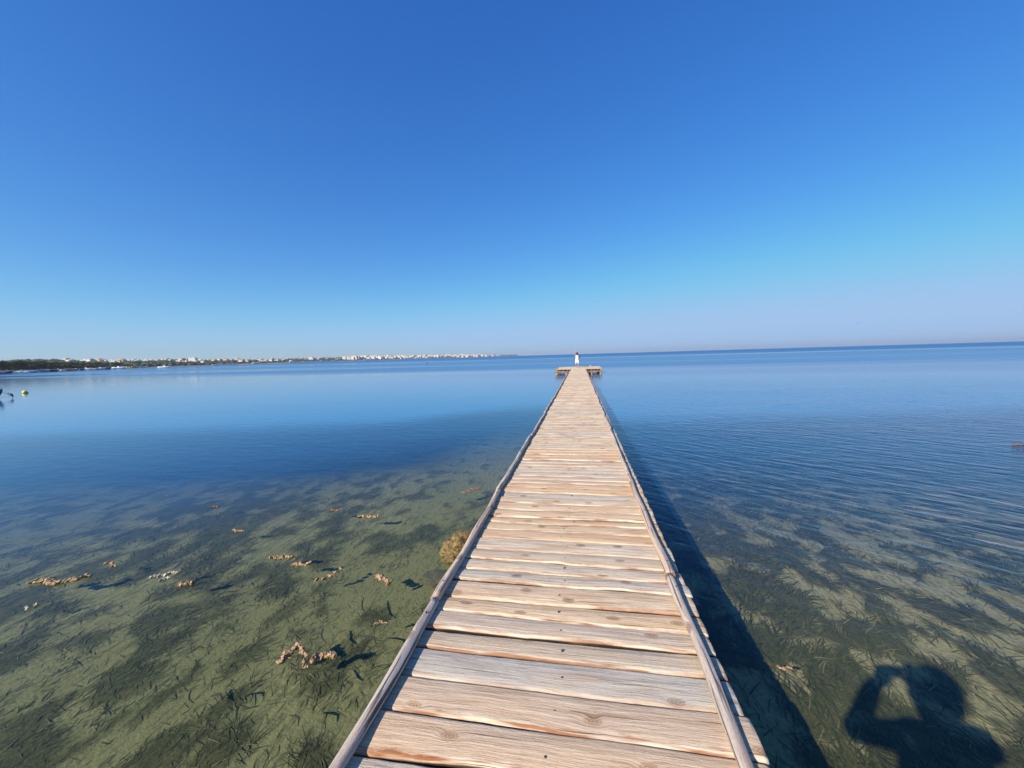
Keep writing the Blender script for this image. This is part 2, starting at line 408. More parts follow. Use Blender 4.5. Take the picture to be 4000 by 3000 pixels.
def boards(name, x0, x1, y0, y1, pitch, parent, m, seed=0, nx=28, top=DECK, near=None):
    """deck boards lying along X, laid one after the other along Y: one mesh"""
    r = np.random.default_rng(seed); Vs = []; Fs = []; UV = []; RN = []; EV = []; WE = []; n = 0; nails = []
    y = y0; sec = [(0, -.034), (0, -.009), (.025, -.0022), (.09, .0), (.5, .0012), (.92, 0), (.975, -.003), (1, -.012), (1, -.034)]
    bid = 0
    while y < y1:
        wd = pitch * (1 + .10 * r.normal()); wd = min(max(wd, pitch * .82), pitch * 1.22)
        gap = .007 + abs(r.normal()) * .003
        xa = x0 + r.normal() * .006; xb = x1 + r.normal() * .006
        X = np.linspace(xa, xb, nx); xn = (X - xa) / (xb - xa)
        nx = 110 if y < 4.5 else (60 if y < 9 else 26); X = np.linspace(xa, xb, nx); xn = (X - xa) / (xb - xa)
        ph = r.random(6) * 6.28; A = .0028 if y > 6 else .0042
        f = A * np.sin(xn * 5 + ph[0]) + A * .6 * np.sin(xn * 13 + ph[1]) + .0012 * np.sin(xn * 37 + ph[2])
        bk = A * np.sin(xn * 4 + ph[3]) + A * .5 * np.sin(xn * 11 + ph[4])
        f = f + .0055 * (fbm(X * 14 + 50, X * 0 + bid * 3.3, 4, 41) - .5) + .004 * np.maximum(0, fbm(X * 5 + 20, X * 0 + bid * 1.7, 3, 43) - .62) * 8; bk = bk + .005 * (fbm(X * 14 + 90, X * 0 + bid * 2.3, 4, 45) - .5)
        hitk = [k_ for k_ in (near or {}) if y <= k_ < y + wd]
        if hitk:                                      # a bowed board leaves a lens-shaped open gap in front of it
            a, c, s_ = near[hitk[0]]; f = f + a * np.exp(-((xn - c) / s_) ** 2)
        dz = r.normal() * .0022 + .0025 * np.sin(xn * 3 + ph[5]); tilt = r.normal() * .0022
        ucut = r.random() * 40
        for i in range(nx):
            for (s, z) in sec:
                yy = y + gap / 2 + f[i] + (wd - gap + bk[i] - f[i]) * s
                endr = .004 * (1 if i in (0, nx - 1) else 0)
                Vs.append((X[i], yy, top + z + dz[i] + tilt * (s - .5) * 2 - endr))
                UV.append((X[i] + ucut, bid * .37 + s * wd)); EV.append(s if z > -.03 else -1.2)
        K = len(sec); rv = r.random(); wv_ = min(1., max(0., r.normal() * .35 + .62))
        RN += [rv] * (nx * K); WE += [wv_] * (nx * K)
        for i in range(nx - 1):
            for j in range(K):
                a = n + i * K + j; b_ = n + i * K + (j + 1) % K
                Fs.append((a, a + K, b_ + K, b_))
        # end caps
        for i, rev in ((0, False), (nx - 1, True)):
            idx = [n + i * K + j for j in range(K)]
            quads = [(0, 1, 7, 8), (1, 2, 6, 7), (2, 3, 5, 6)]
            for q in quads:
                qq = [idx[k_] for k_ in q]; Fs.append(tuple(qq[::-1] if rev else qq))
            tq = [idx[3], idx[4], idx[5], idx[5]]
        for xx in ((x0 + x1) / 2 + .02 * r.normal(),):
            nails.append((xx + .01 * r.normal(), y + wd * (.5 + .06 * r.normal()), top + .0012))
        n += nx * K; y += wd; bid += 1
    Vs = np.array(Vs)
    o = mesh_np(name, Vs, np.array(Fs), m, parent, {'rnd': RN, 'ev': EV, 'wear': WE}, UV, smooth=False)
    return o, nails

def stick(name, pts, rad, m, parent, k=12, jit=0., seed=0, rnd=.5):
    """round timber following pts, with wood coordinates along its length"""
    r = np.random.default_rng(seed); V = []; UV = []; Q = []; L = 0.
    pts = [Vector(p) for p in pts]; u0 = r.random() * 30
    lump = r.random((4,)) * 6.28
    for i, p in enumerate(pts):
        if i: L += (p - pts[i - 1]).length
        d = (pts[min(i + 1, len(pts) - 1)] - pts[max(i - 1, 0)]).normalized()
        a = d.cross(Vector((0, 0, 1)))
        if a.length < .05: a = d.cross(Vector((1, 0, 0)))
        a.normalize(); b_ = a.cross(d)
        rr = rad[i] if hasattr(rad, '__len__') else rad
        for j in range(k + 1):
            th = 2 * math.pi * j / k
            q = rr * (1 + jit * (math.sin(3 * th + lump[0] + L * 2) + .7 * math.sin(5 * th + lump[1] - L * 5) + .8 * math.sin(L * 9 + lump[2])))
            V.append(p + (a * math.cos(th) + b_ * math.sin(th)) * q); UV.append((u0 + L, j / k * 2 * math.pi * rr))
    K = k + 1
    for i in range(len(pts) - 1):
        for j in range(k): Q.append((i * K + j, i * K + j + 1, (i + 1) * K + j + 1, (i + 1) * K + j))
    nn = len(V); V += [pts[0], pts[-1]]; UV += [(u0, 0), (u0 + L, 0)]
    T = [(nn, j + 1, j) for j in range(k)] + [(nn + 1, (len(pts) - 1) * K + j, (len(pts) - 1) * K + j + 1) for j in range(k)]
    nv = len(V)
    return mesh_np(name, np.array([tuple(v) for v in V]), [np.array(Q), np.array(T)], m, parent,
                   {'rnd': [rnd] * nv, 'ev': [.6] * nv, 'wear': [0.] * nv}, UV, smooth=True)
def plank(name, c, d, m, parent, seed=0):
    r = np.random.default_rng(seed); mb = MB(); mb.box(c, d); V = mb.V[0]
    ax = int(np.argmax(d)); oth = [i for i in range(3) if i != ax]
    faces = np.array([(0, 1, 3, 2), (4, 6, 7, 5), (0, 4, 5, 1), (2, 3, 7, 6), (0, 2, 6, 4), (1, 5, 7, 3)])
    VV = V[faces.ravel()]; F = np.arange(24).reshape(6, 4)
    uv = np.stack([VV[:, ax] + r.random() * 20, VV[:, oth[0]] + VV[:, oth[1]]], 1)
    return mesh_np(name, VV, F, m, parent, {'rnd': [r.random()] * 24, 'ev': [.6] * 24, 'wear': [0.] * 24}, uv)

# ------------------------------------------------------------------ the jetty
jetty = empty('wooden_jetty', (0, 20, 0))
tag(jetty, 'long narrow weathered plank jetty with log edges, ending in a T-shaped platform', 'jetty')
inv = Matrix.Translation((0, -20, 0))
XL, XR = -.912, .650
def attach(o):
    o.parent = jetty; o.matrix_parent_inverse = inv; return o
near_gaps = {}
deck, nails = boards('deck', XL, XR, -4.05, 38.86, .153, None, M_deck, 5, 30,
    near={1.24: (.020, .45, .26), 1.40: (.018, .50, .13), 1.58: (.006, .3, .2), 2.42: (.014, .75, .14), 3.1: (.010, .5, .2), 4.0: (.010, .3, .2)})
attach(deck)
mb = MB(); mb.tube([(0, 0, -.006), (0, 0, .003), (0, 0, .0045)], [.0055, .0055, .0025], 8); scr = mb.build('screw_head', M_nail, deck)
first = True
for (x, y, z) in [q for q in nails if .2 < q[1] < 9 and -.3 < q[0] < .1]:
    o = scr if first else scr.copy()
    if not first: COL.objects.link(o); o.parent = deck
    first = False; o.location = (x, y, z)
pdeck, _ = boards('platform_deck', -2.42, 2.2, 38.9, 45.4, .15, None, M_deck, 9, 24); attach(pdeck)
# log edge rails, several poles end to end on each side
r = np.random.default_rng(4)
def rail_side(xc, seed, breaks):
    r = np.random.default_rng(seed)
    for q in range(len(breaks) - 1):
        a, b_ = breaks[q], breaks[q + 1]; n = max(12, int((b_ - a) / .05)); off = r.normal() * .005; off2 = r.normal() * .006
        ph = r.random(3) * 6.28; ra, rb = (.029 + r.normal() * .0015, .024 + r.normal() * .0015)
        if q % 2: ra, rb = rb, ra
        pts = []; rad = []
        for i in range(n + 1):
            f = i / n; y = a + (b_ - a) * f + (.006 if i == 0 else 0) - (.006 if i == n else 0)
            rr = (ra * (1 - f) + rb * f) * (1 + .05 * math.sin(y * 7 + ph[2]))
            if i in (0, n): rr *= .93
            pts.append((xc + off * (1 - f) + off2 * f + .004 * math.sin(y * 2.1 + ph[0]) + .004 * math.sin(y * 7 + ph[1]), y, DECK + .025 + .003 * math.sin(y * 3 + ph[1]))); rad.append(rr)
        lg = attach(stick('edge_log', pts, rad, M_rail, None, 20, .05, seed * 50 + q, .2 + .6 * r.random()))
        if a < 9 and b_ > 0:
            for ys in (a + .18, (a + b_) / 2, b_ - .15):
                i_ = min(n, max(0, int((ys - a) / (b_ - a) * n))); sc2 = scr.copy(); COL.objects.link(sc2); sc2.parent = lg; sc2.location = (pts[i_][0] + .004, pts[i_][1], pts[i_][2] + rad[i_] + .0005)
rail_side(-.890, 1, [-4, -1.2, 2.12, 4.05, 6.9, 9.8, 12.9, 15.6, 18.8, 21.9, 25, 28.2, 31.4, 34.6, 38.7])
rail_side(.563, 2, [-4, -.9, 2.55, 4.7, 7.6, 10.9, 13.7, 16.9, 20.1, 23.2, 26.4, 29.5, 32.7, 35.9, 38.7])
mw = simple('rusty_wire', (.42, .16, .07), .6, .3, 80)
for y0 in (2.55,):
    mb = MB(); pts = [(.563 + .032 * math.cos(a), y0 + .004 * math.sin(3 * a), DECK + .026 + .032 * math.sin(a)) for a in np.linspace(0, 6.283, 22)]
    mb.tube(pts, .0028, 6); attach(mb.build('wire_loop', mw, None, True))
# beams under the deck and pilings
for x in (-.72, -.13, .47):
    attach(plank('deck_beam', (x, 17.4, DECK - .10), (.09, 42.6, .125), M_beam, None, int(x * 100 + 500)))
for q, y in enumerate(np.arange(-2.5, 38, 3.05)):
    for x in (-.66, .40):
        zb = -float(depth(np.array(x), np.array(y))) - .3
        attach(stick('piling', [(x, y, zb), (x, y, 0.), (x + .005, y, DECK - .16)], [.062, .06, .058], M_post, None, 12, .02, 300 + q * 2 + int(x > 0)))
    attach(plank('cross_beam', (-.13, y, DECK - .20), (1.36, .10, .07), M_beam, None, 400 + q))
# platform frame: fascia, lower beam, joist ends, pilings, braces
for (x, L) in ((-1.655, 1.50), (1.42, 1.54)):
    attach(plank('fascia_board', (x, 38.872, .470), (L, .03, .05), M_beam, None, int(x * 10 + 700)))
    attach(plank('lower_beam', (x, 38.95, .235), (L, .12, .105), M_beam, None, int(x * 10 + 800)))
    attach(plank('lower_beam', (x, 42.1, .245), (L, .12, .13), M_beam, None, int(x * 10 + 830)))
for x in (-2.44, 2.22):
    attach(plank('fascia_board', (x, 42.15, .455), (.03, 6.5, .08), M_beam, None, int(x * 10 + 860)))
    attach(plank('kerb_plank', (x * .985, 42.15, .522), (.09, 6.5, .036), M_rail, None, int(x * 10 + 900)))
attach(plank('lower_beam', (-.11, 45.3, .3), (4.6, .12, .13), M_beam, None, 950))
attach(plank('kerb_plank', (-.11, 45.38, .515), (4.5, .07, .028), M_rail, None, 951))
for q, x in enumerate((-2.28, -1.95, -1.62, -1.2, 1.12, 1.45, 1.78, 2.05)):
    attach(stick('joist', [(x, 38.9, .375), (x, 42, .375), (x, 45.35, .375)], [.040, .040, .038], M_rail, None, 10, .01, 600 + q, .3))
for q, (x, y) in enumerate([(x, y) for y in (39.02, 42.1, 45.2) for x in (-2.28, -1.32, 1.18, 2.05)]):
    attach(stick('piling', [(x, y, -1.9 if y < 44 else -2.2), (x, y, 0.), (x, y, .31)], [.10, .10, .095], M_post, None, 12, .02, 650 + q))
attach(plank('diagonal_brace', (-2.2, 40.5, .12), (.05, 3.1, .09), M_beam, None, 960))
attach(plank('diagonal_brace', (2.0, 40.5, .12), (.05, 3.1, .09), M_beam, None, 961))

# dark ladder hoop and white cleat on the far edge of the platform
lad = empty('boarding_ladder', (.62, 45.45, .5)); tag(lad, 'dark low boarding ladder on the far edge of the platform, right of the person', 'ladder')
M_dark = simple('dark_steel', (.03, .035, .05), .5, .2, 8, .4)
mb = MB(); mb.box((0, -.02, .05), (1.02, .10, .05)); mb.build('top_step', M_dark, lad)
for s in (-.42, .42):
    mb = MB(); mb.tube([(s, -.08, .02), (s, -.02, .09), (s, .05, .02), (s, .07, -.8)], .022, 8); mb.build('side_rail', M_dark, lad, True)
for k_ in range(3):
    mb = MB(); mb.tube([(-.42, .07, -.2 - .25 * k_), (.42, .07, -.2 - .25 * k_)], .018, 8); mb.build('rung', M_dark, lad, True)
M_white = simple('white_paint', (.78, .78, .76), .45, .04, 5)
mb = MB(); mb.tube([(-.05, 0, 0), (-.05, 0, .06), (-.12, 0, .075)], .02, 8); mb.tube([(.05, 0, 0), (.05, 0, .06), (.12, 0, .075)], .02, 8); mb.tube([(-.13, 0, .075), (.13, 0, .075)], .022, 8); mb.box((0, 0, .006), (.2, .07, .012))
o = mb.build('mooring_cleat', M_white); o.location = (1.24, 45.3, .506); tag(o, 'small white cleat at the far edge of the platform, right of the dark ladder', 'cleat')

# ------------------------------------------------------------------ seagrass blades (nobody could count them)
def blades(n, xr, yr, lenr, wr, dens, seed, spread=.5):
    r = np.random.default_rng(seed)
    x = r.uniform(*xr, n * 4); y = yr[0] + (yr[1] - yr[0]) * r.random(n * 4) ** 1.35
    p = dens(x, y); keep = r.random(n * 4) < p; x = x[keep][:n]; y = y[keep][:n]; n = len(x)
    clump = fbm(x * 2.2, y * 2.2, 2, 91); ang = math.pi / 2 + (clump - .5) * 3.0 + r.normal(0, spread, n)
    ang = np.where(r.random(n) < .35, ang + math.pi, ang)
    L = r.uniform(*lenr, n) * (.6 + .8 * fbm(x, y, 2, 31)); W = r.uniform(*wr, n)
    bend = r.normal(0, .32, n); lift = r.uniform(.04, .24, n); S = 4
    z0 = bedz(x, y) - .005; dep = -z0
    V = np.zeros((n, S + 1, 2, 3)); cx = x.copy(); cy = y.copy(); cz = z0.copy(); a = ang.copy()
    for s in range(S + 1):
        f = s / S; wd = W * (1 - f ** 3 * .85) / 2
        px, py = -np.sin(a), np.cos(a); roll = .35
        V[:, s, 0] = np.stack([cx - px * wd, cy - py * wd, cz - wd * roll], 1); V[:, s, 1] = np.stack([cx + px * wd, cy + py * wd, cz + wd * roll], 1)
        cx = cx + np.cos(a) * L / S; cy = cy + np.sin(a) * L / S
        cz = np.minimum(cz + L / S * lift * (1 - f * 1.3), -.012); a = a + bend / S
    V = V.reshape(-1, 3); base = (np.arange(n) * (S + 1) * 2)[:, None]
    F = np.concatenate([base + np.array([[2 * s, 2 * s + 1, 2 * s + 3, 2 * s + 2]]) for s in range(S)], 0)
    rn = np.repeat(r.random(n), (S + 1) * 2)
    return V, F, rn
m, t, b = mat('seagrass_blade'); g = N(t)
ra = g.new('Attribute', attribute_name='rnd').outputs['Fac']
pos = g.new('NewGeometry').outputs['Position']
c = g.ramp(ra, [(0., (.036, .040, .020)), (.45, (.064, .067, .030)), (.8, (.095, .092, .042)), (.93, (.16, .14, .065)), (1., (.26, .20, .10))])
sx = g.new('SeparateXYZ'); g.link(pos, sx.inputs[0])
c = g.mix(g.ramp(g.noise(pos, .9, 3), [(.4, 0.), (.6, .5)]), c, (.055, .066, .022))
g.link(c, b.inputs['Base Color']); b.inputs['Roughness'].default_value = .8; b.inputs['Specular IOR Level'].default_value = .1
M_grass = m
def dens_r(x, y): return (veg(x, y) ** 1.3 * .95 + .05) * sstep(.2, .55, y + 1.) * (x > .35)
def dens_l(x, y): return (veg(x, y) * .9 + .025) * (x < -.7)
parts = [blades(34000, (.4, 4.2), (.4, 7), (.06, .17), (.0045, .008), dens_r, 1, .6), blades(20000, (2.5, 11), (1.0, 11), (.09, .22), (.006, .010), dens_r, 2, .55),
         blades(34000, (-5, -.8), (.6, 7), (.035, .11), (.003, .006), dens_l, 3, .75), blades(24000, (-11, -3), (1.0, 11), (.06, .15), (.004, .008), dens_l, 4, .7)]
off = 0; VV = []; FF = []; RR = []
for V, F, rn in parts: VV.append(V); FF.append(F + off); RR.append(rn); off += len(V)
grass = mesh_np('seagrass', np.concatenate(VV), np.concatenate(FF), M_grass, attrs={'rnd': np.concatenate(RR)})
tag(grass, 'dark green seagrass blades covering the shallow sandy bottom', 'seagrass', kind='stuff')

# ------------------------------------------------------------------ rock beside the jetty
def blob(name, c, rad, m, seed, amp=.25, sub=5, parent=None, freq=2.2, flat=0.):
    bm = bmesh.new(); bmesh.ops.create_icosphere(bm, subdivisions=sub, radius=1)
    V = np.array([v.co[:] for v in bm.verts]); F = np.array([[v.index for v in f.verts] for f in bm.faces]); bm.free()
    q = (fbm(V[:, 0] * freq + 9, V[:, 1] * freq + V[:, 2] * 1.7 * freq, 5, seed) - .5) + (fbm(V[:, 2] * freq, V[:, 0] * freq - V[:, 1] * freq, 5, seed + 9) - .5)
    V = V * (1 + amp * q)[:, None] * np.array(rad) + np.array(c)
    return mesh_np(name, V, F, m, parent, smooth=True)
m, t, b = mat('algae_rock'); g = N(t)
tc = g.new('TexCoord').outputs['Object']
nn = g.noise(tc, 12, 5, .6, 1.0); n2 = g.noise(tc, 40, 3, .6)
c = g.mix(g.ramp(nn, [(.35, 0.), (.62, 1.)]), (.055, .035, .012), (.27, .185, .055))
c = g.mix(g.ramp(n2, [(.3, .8), (.45, 0.)]), c, (.05, .03, .012))
g.link(c, b.inputs['Base Color']); b.inputs['Roughness'].default_value = .7
g.link(g.bump(g.math('ADD', nn, g.math('MULTIPLY', n2, .5)), 1, .016), b.inputs['Normal'])
M_rock = m
o = blob('rock', (0, 0, 0), (.30, .44, .29), M_rock, 4, .38, 6); o.location = (hit(1812, 2150).x, hit(1812, 2150).y, -.03); o.scale = (.66, .58, .62); o.location.z = .0; o.rotation_euler = (0, .12, -.35)
tag(o, 'rounded yellow-brown algae-crusted rock poking out of the water left of the jetty', 'rock')
M_rock2 = simple('submerged_rock', (.12, .10, .06), .9, .5, 25, bump=.02)
o = blob('rock', (0, 0, 0), (.22, .15, .05), M_rock2, 8, .5, 5); o.location = (hit(1722, 2210).x, hit(1722, 2210).y, -.12); o.scale = (.8, .8, .8)
tag(o, 'flat dark brown stone under the water just in front of the algae-covered rock', 'rock')
# ------------------------------------------------------------------ floating and sunken scraps of dead sponge and weed
m, t, b = mat('dead_sponge'); g = N(t)
tc = g.new('TexCoord').outputs['Object']
oi = g.new('ObjectInfo').outputs['Random']
nn = g.noise(tc, 30, 5, .6, .8)
c = g.mix(g.ramp(nn, [(.32, 0.), (.6, 1.)]), (.16, .08, .035), (.50, .34, .19))
g.link(c, b.inputs['Base Color']); b.inputs['Roughness'].default_value = .75
g.link(g.bump(nn, 1, .012), b.inputs['Normal'])
M_sponge = m
M_sponge2 = simple('bleached_weed', (.60, .55, .42), .8, .3, 30, bump=.01)
M_sponge3 = simple('red_weed', (.24, .13, .08), .8, .3, 30, bump=.01)
def scrap(px, py, L, W, ang, label, m=None, seed=0, z=.004, pieces=6, name='seaweed_scrap', thin=.03):
    """a crumpled strip made of lobes strung along a bent line: one mesh"""
    r = np.random.default_rng(1000 + seed); p = hit(px, py, max(z, 0)); mb = MB(); W *= .62; thin *= .6; L *= .85
    cur = [0, 0]; a = 0.; pts = []
    for i in range(pieces):
        pts.append(tuple(cur)); a += r.normal() * .45; cur = [cur[0] + math.cos(a), cur[1] + math.sin(a)]
    P = np.array(pts); P -= P.mean(0); P *= L / max(np.ptp(P[:, 0]), .1)
    for i, q in enumerate(P):
        bm = bmesh.new(); bmesh.ops.create_icosphere(bm, subdivisions=3, radius=1)
        V = np.array([v.co[:] for v in bm.verts]); F = np.array([[v.index for v in f.verts] for f in bm.faces]); bm.free()
        n_ = fbm(V[:, 0] * 2.6 + i * 3 + seed, V[:, 1] * 2.6 + V[:, 2] * 3, 4, seed + i) - .5
        V = V * (1 + .75 * n_)[:, None]
        sc_ = W * r.uniform(.6, 1.15) * (.6 if i in (0, pieces - 1) else 1)
        V = V * np.array([L / pieces * 1.05, sc_ * .42, thin * r.uniform(.6, 1.0)])
        th = r.normal() * .5; V = np.stack([V[:, 0] * math.cos(th) - V[:, 1] * math.sin(th), V[:, 0] * math.sin(th) + V[:, 1] * math.cos(th), V[:, 2]], 1)
        mb.add(V + np.array([q[0], q[1], 0]), (), F)
    for k_ in range(5):                                   # loose fronds
        q = P[r.integers(pieces)]; a = r.uniform(0, 6.28); pp = [(q[0] + math.cos(a) * L * .16 * s_, q[1] + math.sin(a) * W * .9 * s_, -.002 * s_) for s_ in (0, .5, 1)]
        mb.tube(pp, [thin * .35, thin * .25, thin * .1], 6)
    tmp = mb.build('tmp', None); md = tmp.modifiers.new('r', 'REMESH'); md.mode = 'VOXEL'; md.voxel_size = max(.0035, min(L, .3) * .022)
    dg = bpy.context.evaluated_depsgraph_get(); me = bpy.data.meshes.new_from_object(tmp.evaluated_get(dg)); old = tmp.data; bpy.data.objects.remove(tmp); bpy.data.meshes.remove(old)
    co = np.empty(len(me.vertices) * 3, dtype=np.float32); me.vertices.foreach_get('co', co); co = co.reshape(-1, 3)
    f_ = 4.2 / max(W, .03); dd = (fbm(co[:, 0] * f_ + 40, co[:, 1] * f_ + co[:, 2] * f_ * 1.3, 3, seed) - .5); ee = (fbm(co[:, 1] * f_ - 20, co[:, 0] * f_ - co[:, 2] * f_, 3, seed + 5) - .5)
    co[:, 0] += dd * W * .7; co[:, 1] += ee * W * .7; co[:, 2] += (dd + ee) * thin * .9; me.vertices.foreach_set('co', co.ravel())
    me.name = name; me.materials.clear(); me.materials.append(m or M_sponge); me.polygons.foreach_set('use_smooth', np.ones(len(me.polygons), dtype=bool))
    o = bpy.data.objects.new(name, me); COL.objects.link(o); o.location = (p.x, p.y, z); o.rotation_euler = (0, 0, ang)
    tag(o, label, 'seaweed', 'tan scraps of dead seaweed floating left of the jetty' if px < 2000 else None)
    return o
scrap(1128, 2552, .15, .09, 1.25, 'large arch-shaped tan crumpled seaweed clump, the biggest one floating near the jetty', None, 1, .008, 5, thin=.035)
scrap(1180, 2542, .12, .05, -.2, 'orange-brown seaweed piece just touching the right arm of the arched tan clump', None, 2, .006, 4, thin=.025)
scrap(1243, 2572, .14, .07, 1.35, 'compact tan seaweed clump right of the arched clump, with a dark twig below it', None, 3, .01, 4, thin=.04)
scrap(1441, 2017, .26, .08, .05, 'tan ragged seaweed strip, farthest of the tan scraps, dark shadow at its right', None, 4, .006, 6)
scrap(1308, 1993, .11, .045, .1, 'tiny reddish seaweed scrap left of the farthest ragged strip', M_sponge3, 5, .003, 3)
scrap(1085, 2177, .17, .05, .1, 'thin tan seaweed streamer, left half of the forked pair in mid water', None, 6, .004, 5)
scrap(1122, 2175, .09, .08, .9, 'upright leaf-like tan seaweed scrap at the right end of the thin streamer', None, 7, .006, 3)
scrap(1180, 2203, .15, .06, .45, 'grey-tan lumpy seaweed clump with a broad shadow behind it, right of the forked pair', None, 8, .008, 4)
scrap(1287, 2246, .17, .05, .15, 'yellowish frayed seaweed scrap midway between the lumpy clump and the orange clump', None, 9, .004, 5)
scrap(1500, 2262, .15, .09, .1, 'round orange seaweed clump floating closest to the algae rock, oval shadow at its right', None, 10, .01, 4, thin=.035)
scrap(228, 2266, .50, .08, .55, 'long pale tan driftweed strip at the far left, longest of the floating scraps', M_sponge, 11, .012, 9, thin=.035)
scrap(643, 2244, .19, .035, .75, 'thin white bleached strip floating left of the middle scraps', M_sponge2, 12, .006, 5)
scrap(641, 2263, .06, .03, .9, 'small white bleached fragment directly under the thin white strip', M_sponge2, 13, .005, 3)
scrap(731, 2278, .09, .08, .9, 'small round pinkish-tan clump right of the thin white strip', None, 14, .01, 3, thin=.035)
scrap(431, 2203, .12, .05, .5, 'faint tan wedge of weed above and right of the long pale strip', None, 15, .003, 3)
scrap(928, 2073, .12, .04, .2, 'small tan scrap floating alone above the forked pair', None, 16, .003, 3)
scrap(1488, 2432, .08, .05, .3, 'small yellow weed scrap between the orange clump and the jetty log', None, 17, .003, 3, thin=.012)
scrap(3063, 2607, .06, .05, -.6, 'orange-tan curled leaf lying on the seagrass right of the jetty', None, 18, .003, 3, thin=.012)
scrap(3990, 1737, .22, .10, .2, 'reddish-brown weed clump floating at the right edge of the picture', M_sponge3, 19, .012, 4)
scrap(123, 2367, .05, .04, .5, 'tiny pale fragment below the long driftweed strip', M_sponge2, 20, .006, 2)
scrap(1838, 1915, .22, .05, .1, 'brownish weed smudge floating against the left edge log in mid distance', M_sponge3, 21, .003, 4)
scrap(838, 1980, .10, .04, .3, 'tiny reddish-tan scrap in bluer water left of the jetty', M_sponge3, 22, .003, 3)
# dark sunken twigs of dead seagrass
M_twig = simple('dark_twig', (.035, .032, .02), .8, .3, 30)
tw = [((745, 2680), (757, 2735), 'short upright dark seagrass leaf drifting at the lower left'), ((820, 2702), (866, 2716), 'curved dark seagrass leaf beside the short upright one'),
      ((1264, 2600), (1292, 2650), 'dark twig trailing below the compact tan clump'), ((1130, 2775), (1165, 2822), 'forked dark twig near the lower left edge log'),
      ((1262, 2440), (1275, 2500), 'slim dark twig above the tan clumps'), ((1405, 2470), (1470, 2510), 'slim dark twig nearest the jetty log'), ((1420, 2320), (1442, 2395), 'bent dark twig between the orange clump and the yellow scrap')]
for i, (a, c_, lb) in enumerate(tw):
    pa, pc = hit(*a, 0.), hit(*c_, 0.); md = (pa + pc) / 2; d = pc - pa
    mb = MB(); sd = Vector((-d.y, d.x, 0)) * (.16 if i % 2 else -.13)
    mb.tube([pa - md - Vector((0, 0, .03)), sd * .7 + (pa - md) * .35 + Vector((0, 0, -.02)), sd + (pc - md) * .3 + Vector((0, 0, -.015)), pc - md + Vector((0, 0, -.02))], [.003, .006, .006, .002], 7)
    o = mb.build('seagrass_leaf', M_twig, None, True); o.location = md; tag(o, lb, 'seaweed', 'dark loose seagrass leaves')

# ------------------------------------------------------------------ people
def capsules(segs):
    mb = MB()
    for s_ in segs:
        if len(s_) == 2: mb.ell(s_[0], s_[1] if hasattr(s_[1], '__len__') else (s_[1],) * 3, 16, 12)
        else:
            a, ra, c, rc = s_; a = Vector(a); c = Vector(c); d = c - a; n = 5
            mb.tube([a + d * (i / n) for i in range(n + 1)], [ra + (rc - ra) * i / n for i in range(n + 1)], 14)
            mb.ell(a, (ra,) * 3, 14, 10); mb.ell(c, (rc,) * 3, 14, 10)
    return mb
def remeshed(name, segs, m, parent, vox=.012, smooth=3):
    tmp = capsules(segs).build('tmp', None)
    md = tmp.modifiers.new('r', 'REMESH'); md.mode = 'VOXEL'; md.voxel_size = vox
    if smooth: ms = tmp.modifiers.new('s', 'SMOOTH'); ms.iterations = smooth; ms.factor = .5
    dg = bpy.context.evaluated_depsgraph_get(); me = bpy.data.meshes.new_from_object(tmp.evaluated_get(dg))
    old = tmp.data; bpy.data.objects.remove(tmp); bpy.data.meshes.remove(old)
    me.name = name; me.materials.clear(); me.materials.append(m)
    me.polygons.foreach_set('use_smooth', np.ones(len(me.polygons), dtype=bool))
    o = bpy.data.objects.new(name, me); COL.objects.link(o); o.parent = parent; return o
def hand(w, d, side, curl=.35, s=1.):
    """palm and five fingers from wrist w pointing along d; side = direction to the thumb"""
    w = Vector(w); d = Vector(d).normalized(); side = Vector(side); side = (side - side.dot(d) * d).normalized(); nrm = d.cross(side).normalized()
    S = []; kn = w + d * .085 * s
    S.append((w, .024 * s, w + d * .05 * s, .026 * s))
    for q, (o_, L) in enumerate(((.030, .072), (.010, .080), (-.010, .075), (-.030, .060))):
        b0 = kn + side * o_ * s; S.append((w + d * .03 * s + side * o_ * .7 * s, .015 * s, b0, .0115 * s))
        p1 = b0 + (d * math.cos(curl) + nrm * math.sin(curl) + side * o_ * 2.5).normalized() * L * .5 * s
        p2 = p1 + (d * math.cos(curl * 2.2) + nrm * math.sin(curl * 2.2) + side * o_ * 2).normalized() * L * .5 * s
        S += [(b0, .0095 * s, p1, .0085 * s), (p1, .0085 * s, p2, .007 * s)]
    t0 = w + d * .03 * s + side * .028 * s; t1 = t0 + (d * .55 + side * .8 + nrm * .2).normalized() * .04 * s; t2 = t1 + (d * .9 + side * .35 + nrm * .3).normalized() * .032 * s
    return S + [(t0, .014 * s, t1, .0105 * s), (t1, .0105 * s, t2, .008 * s)]
def head(c, f, s=1.):
    """skull, jaw, nose, ears; f = facing direction"""
    c = Vector(c); f = Vector(f).normalized(); u = Vector((0, 0, 1)); l = u.cross(f).normalized()
    return [(c + u * .02 * s, (.077 * s, .092 * s, .105 * s)), (c + f * .025 * s - u * .055 * s, (.055 * s, .06 * s, .06 * s)),
            (c + f * .088 * s + u * .015 * s, .008 * s, c + f * .106 * s - u * .022 * s, .013 * s),
            (c + l * .077 * s - u * .005 * s, (.012 * s, .02 * s, .032 * s)), (c - l * .077 * s - u * .005 * s, (.012 * s, .02 * s, .032 * s))]
M_skin = simple('tanned_skin', (.42, .22, .14), .55, .08, 9)
M_hair = simple('dark_hair', (.05, .025, .015), .6, .3, 60)
M_cloth = simple('white_cotton', (.80, .80, .78), .85, .03, 14, bump=.004)
M_black = simple('black_felt', (.02, .02, .025), .8, .2, 20)
M_eye = simple('eye_dark', (.02, .015, .015), .3)
M_lip = simple('lip', (.40, .13, .11), .5)

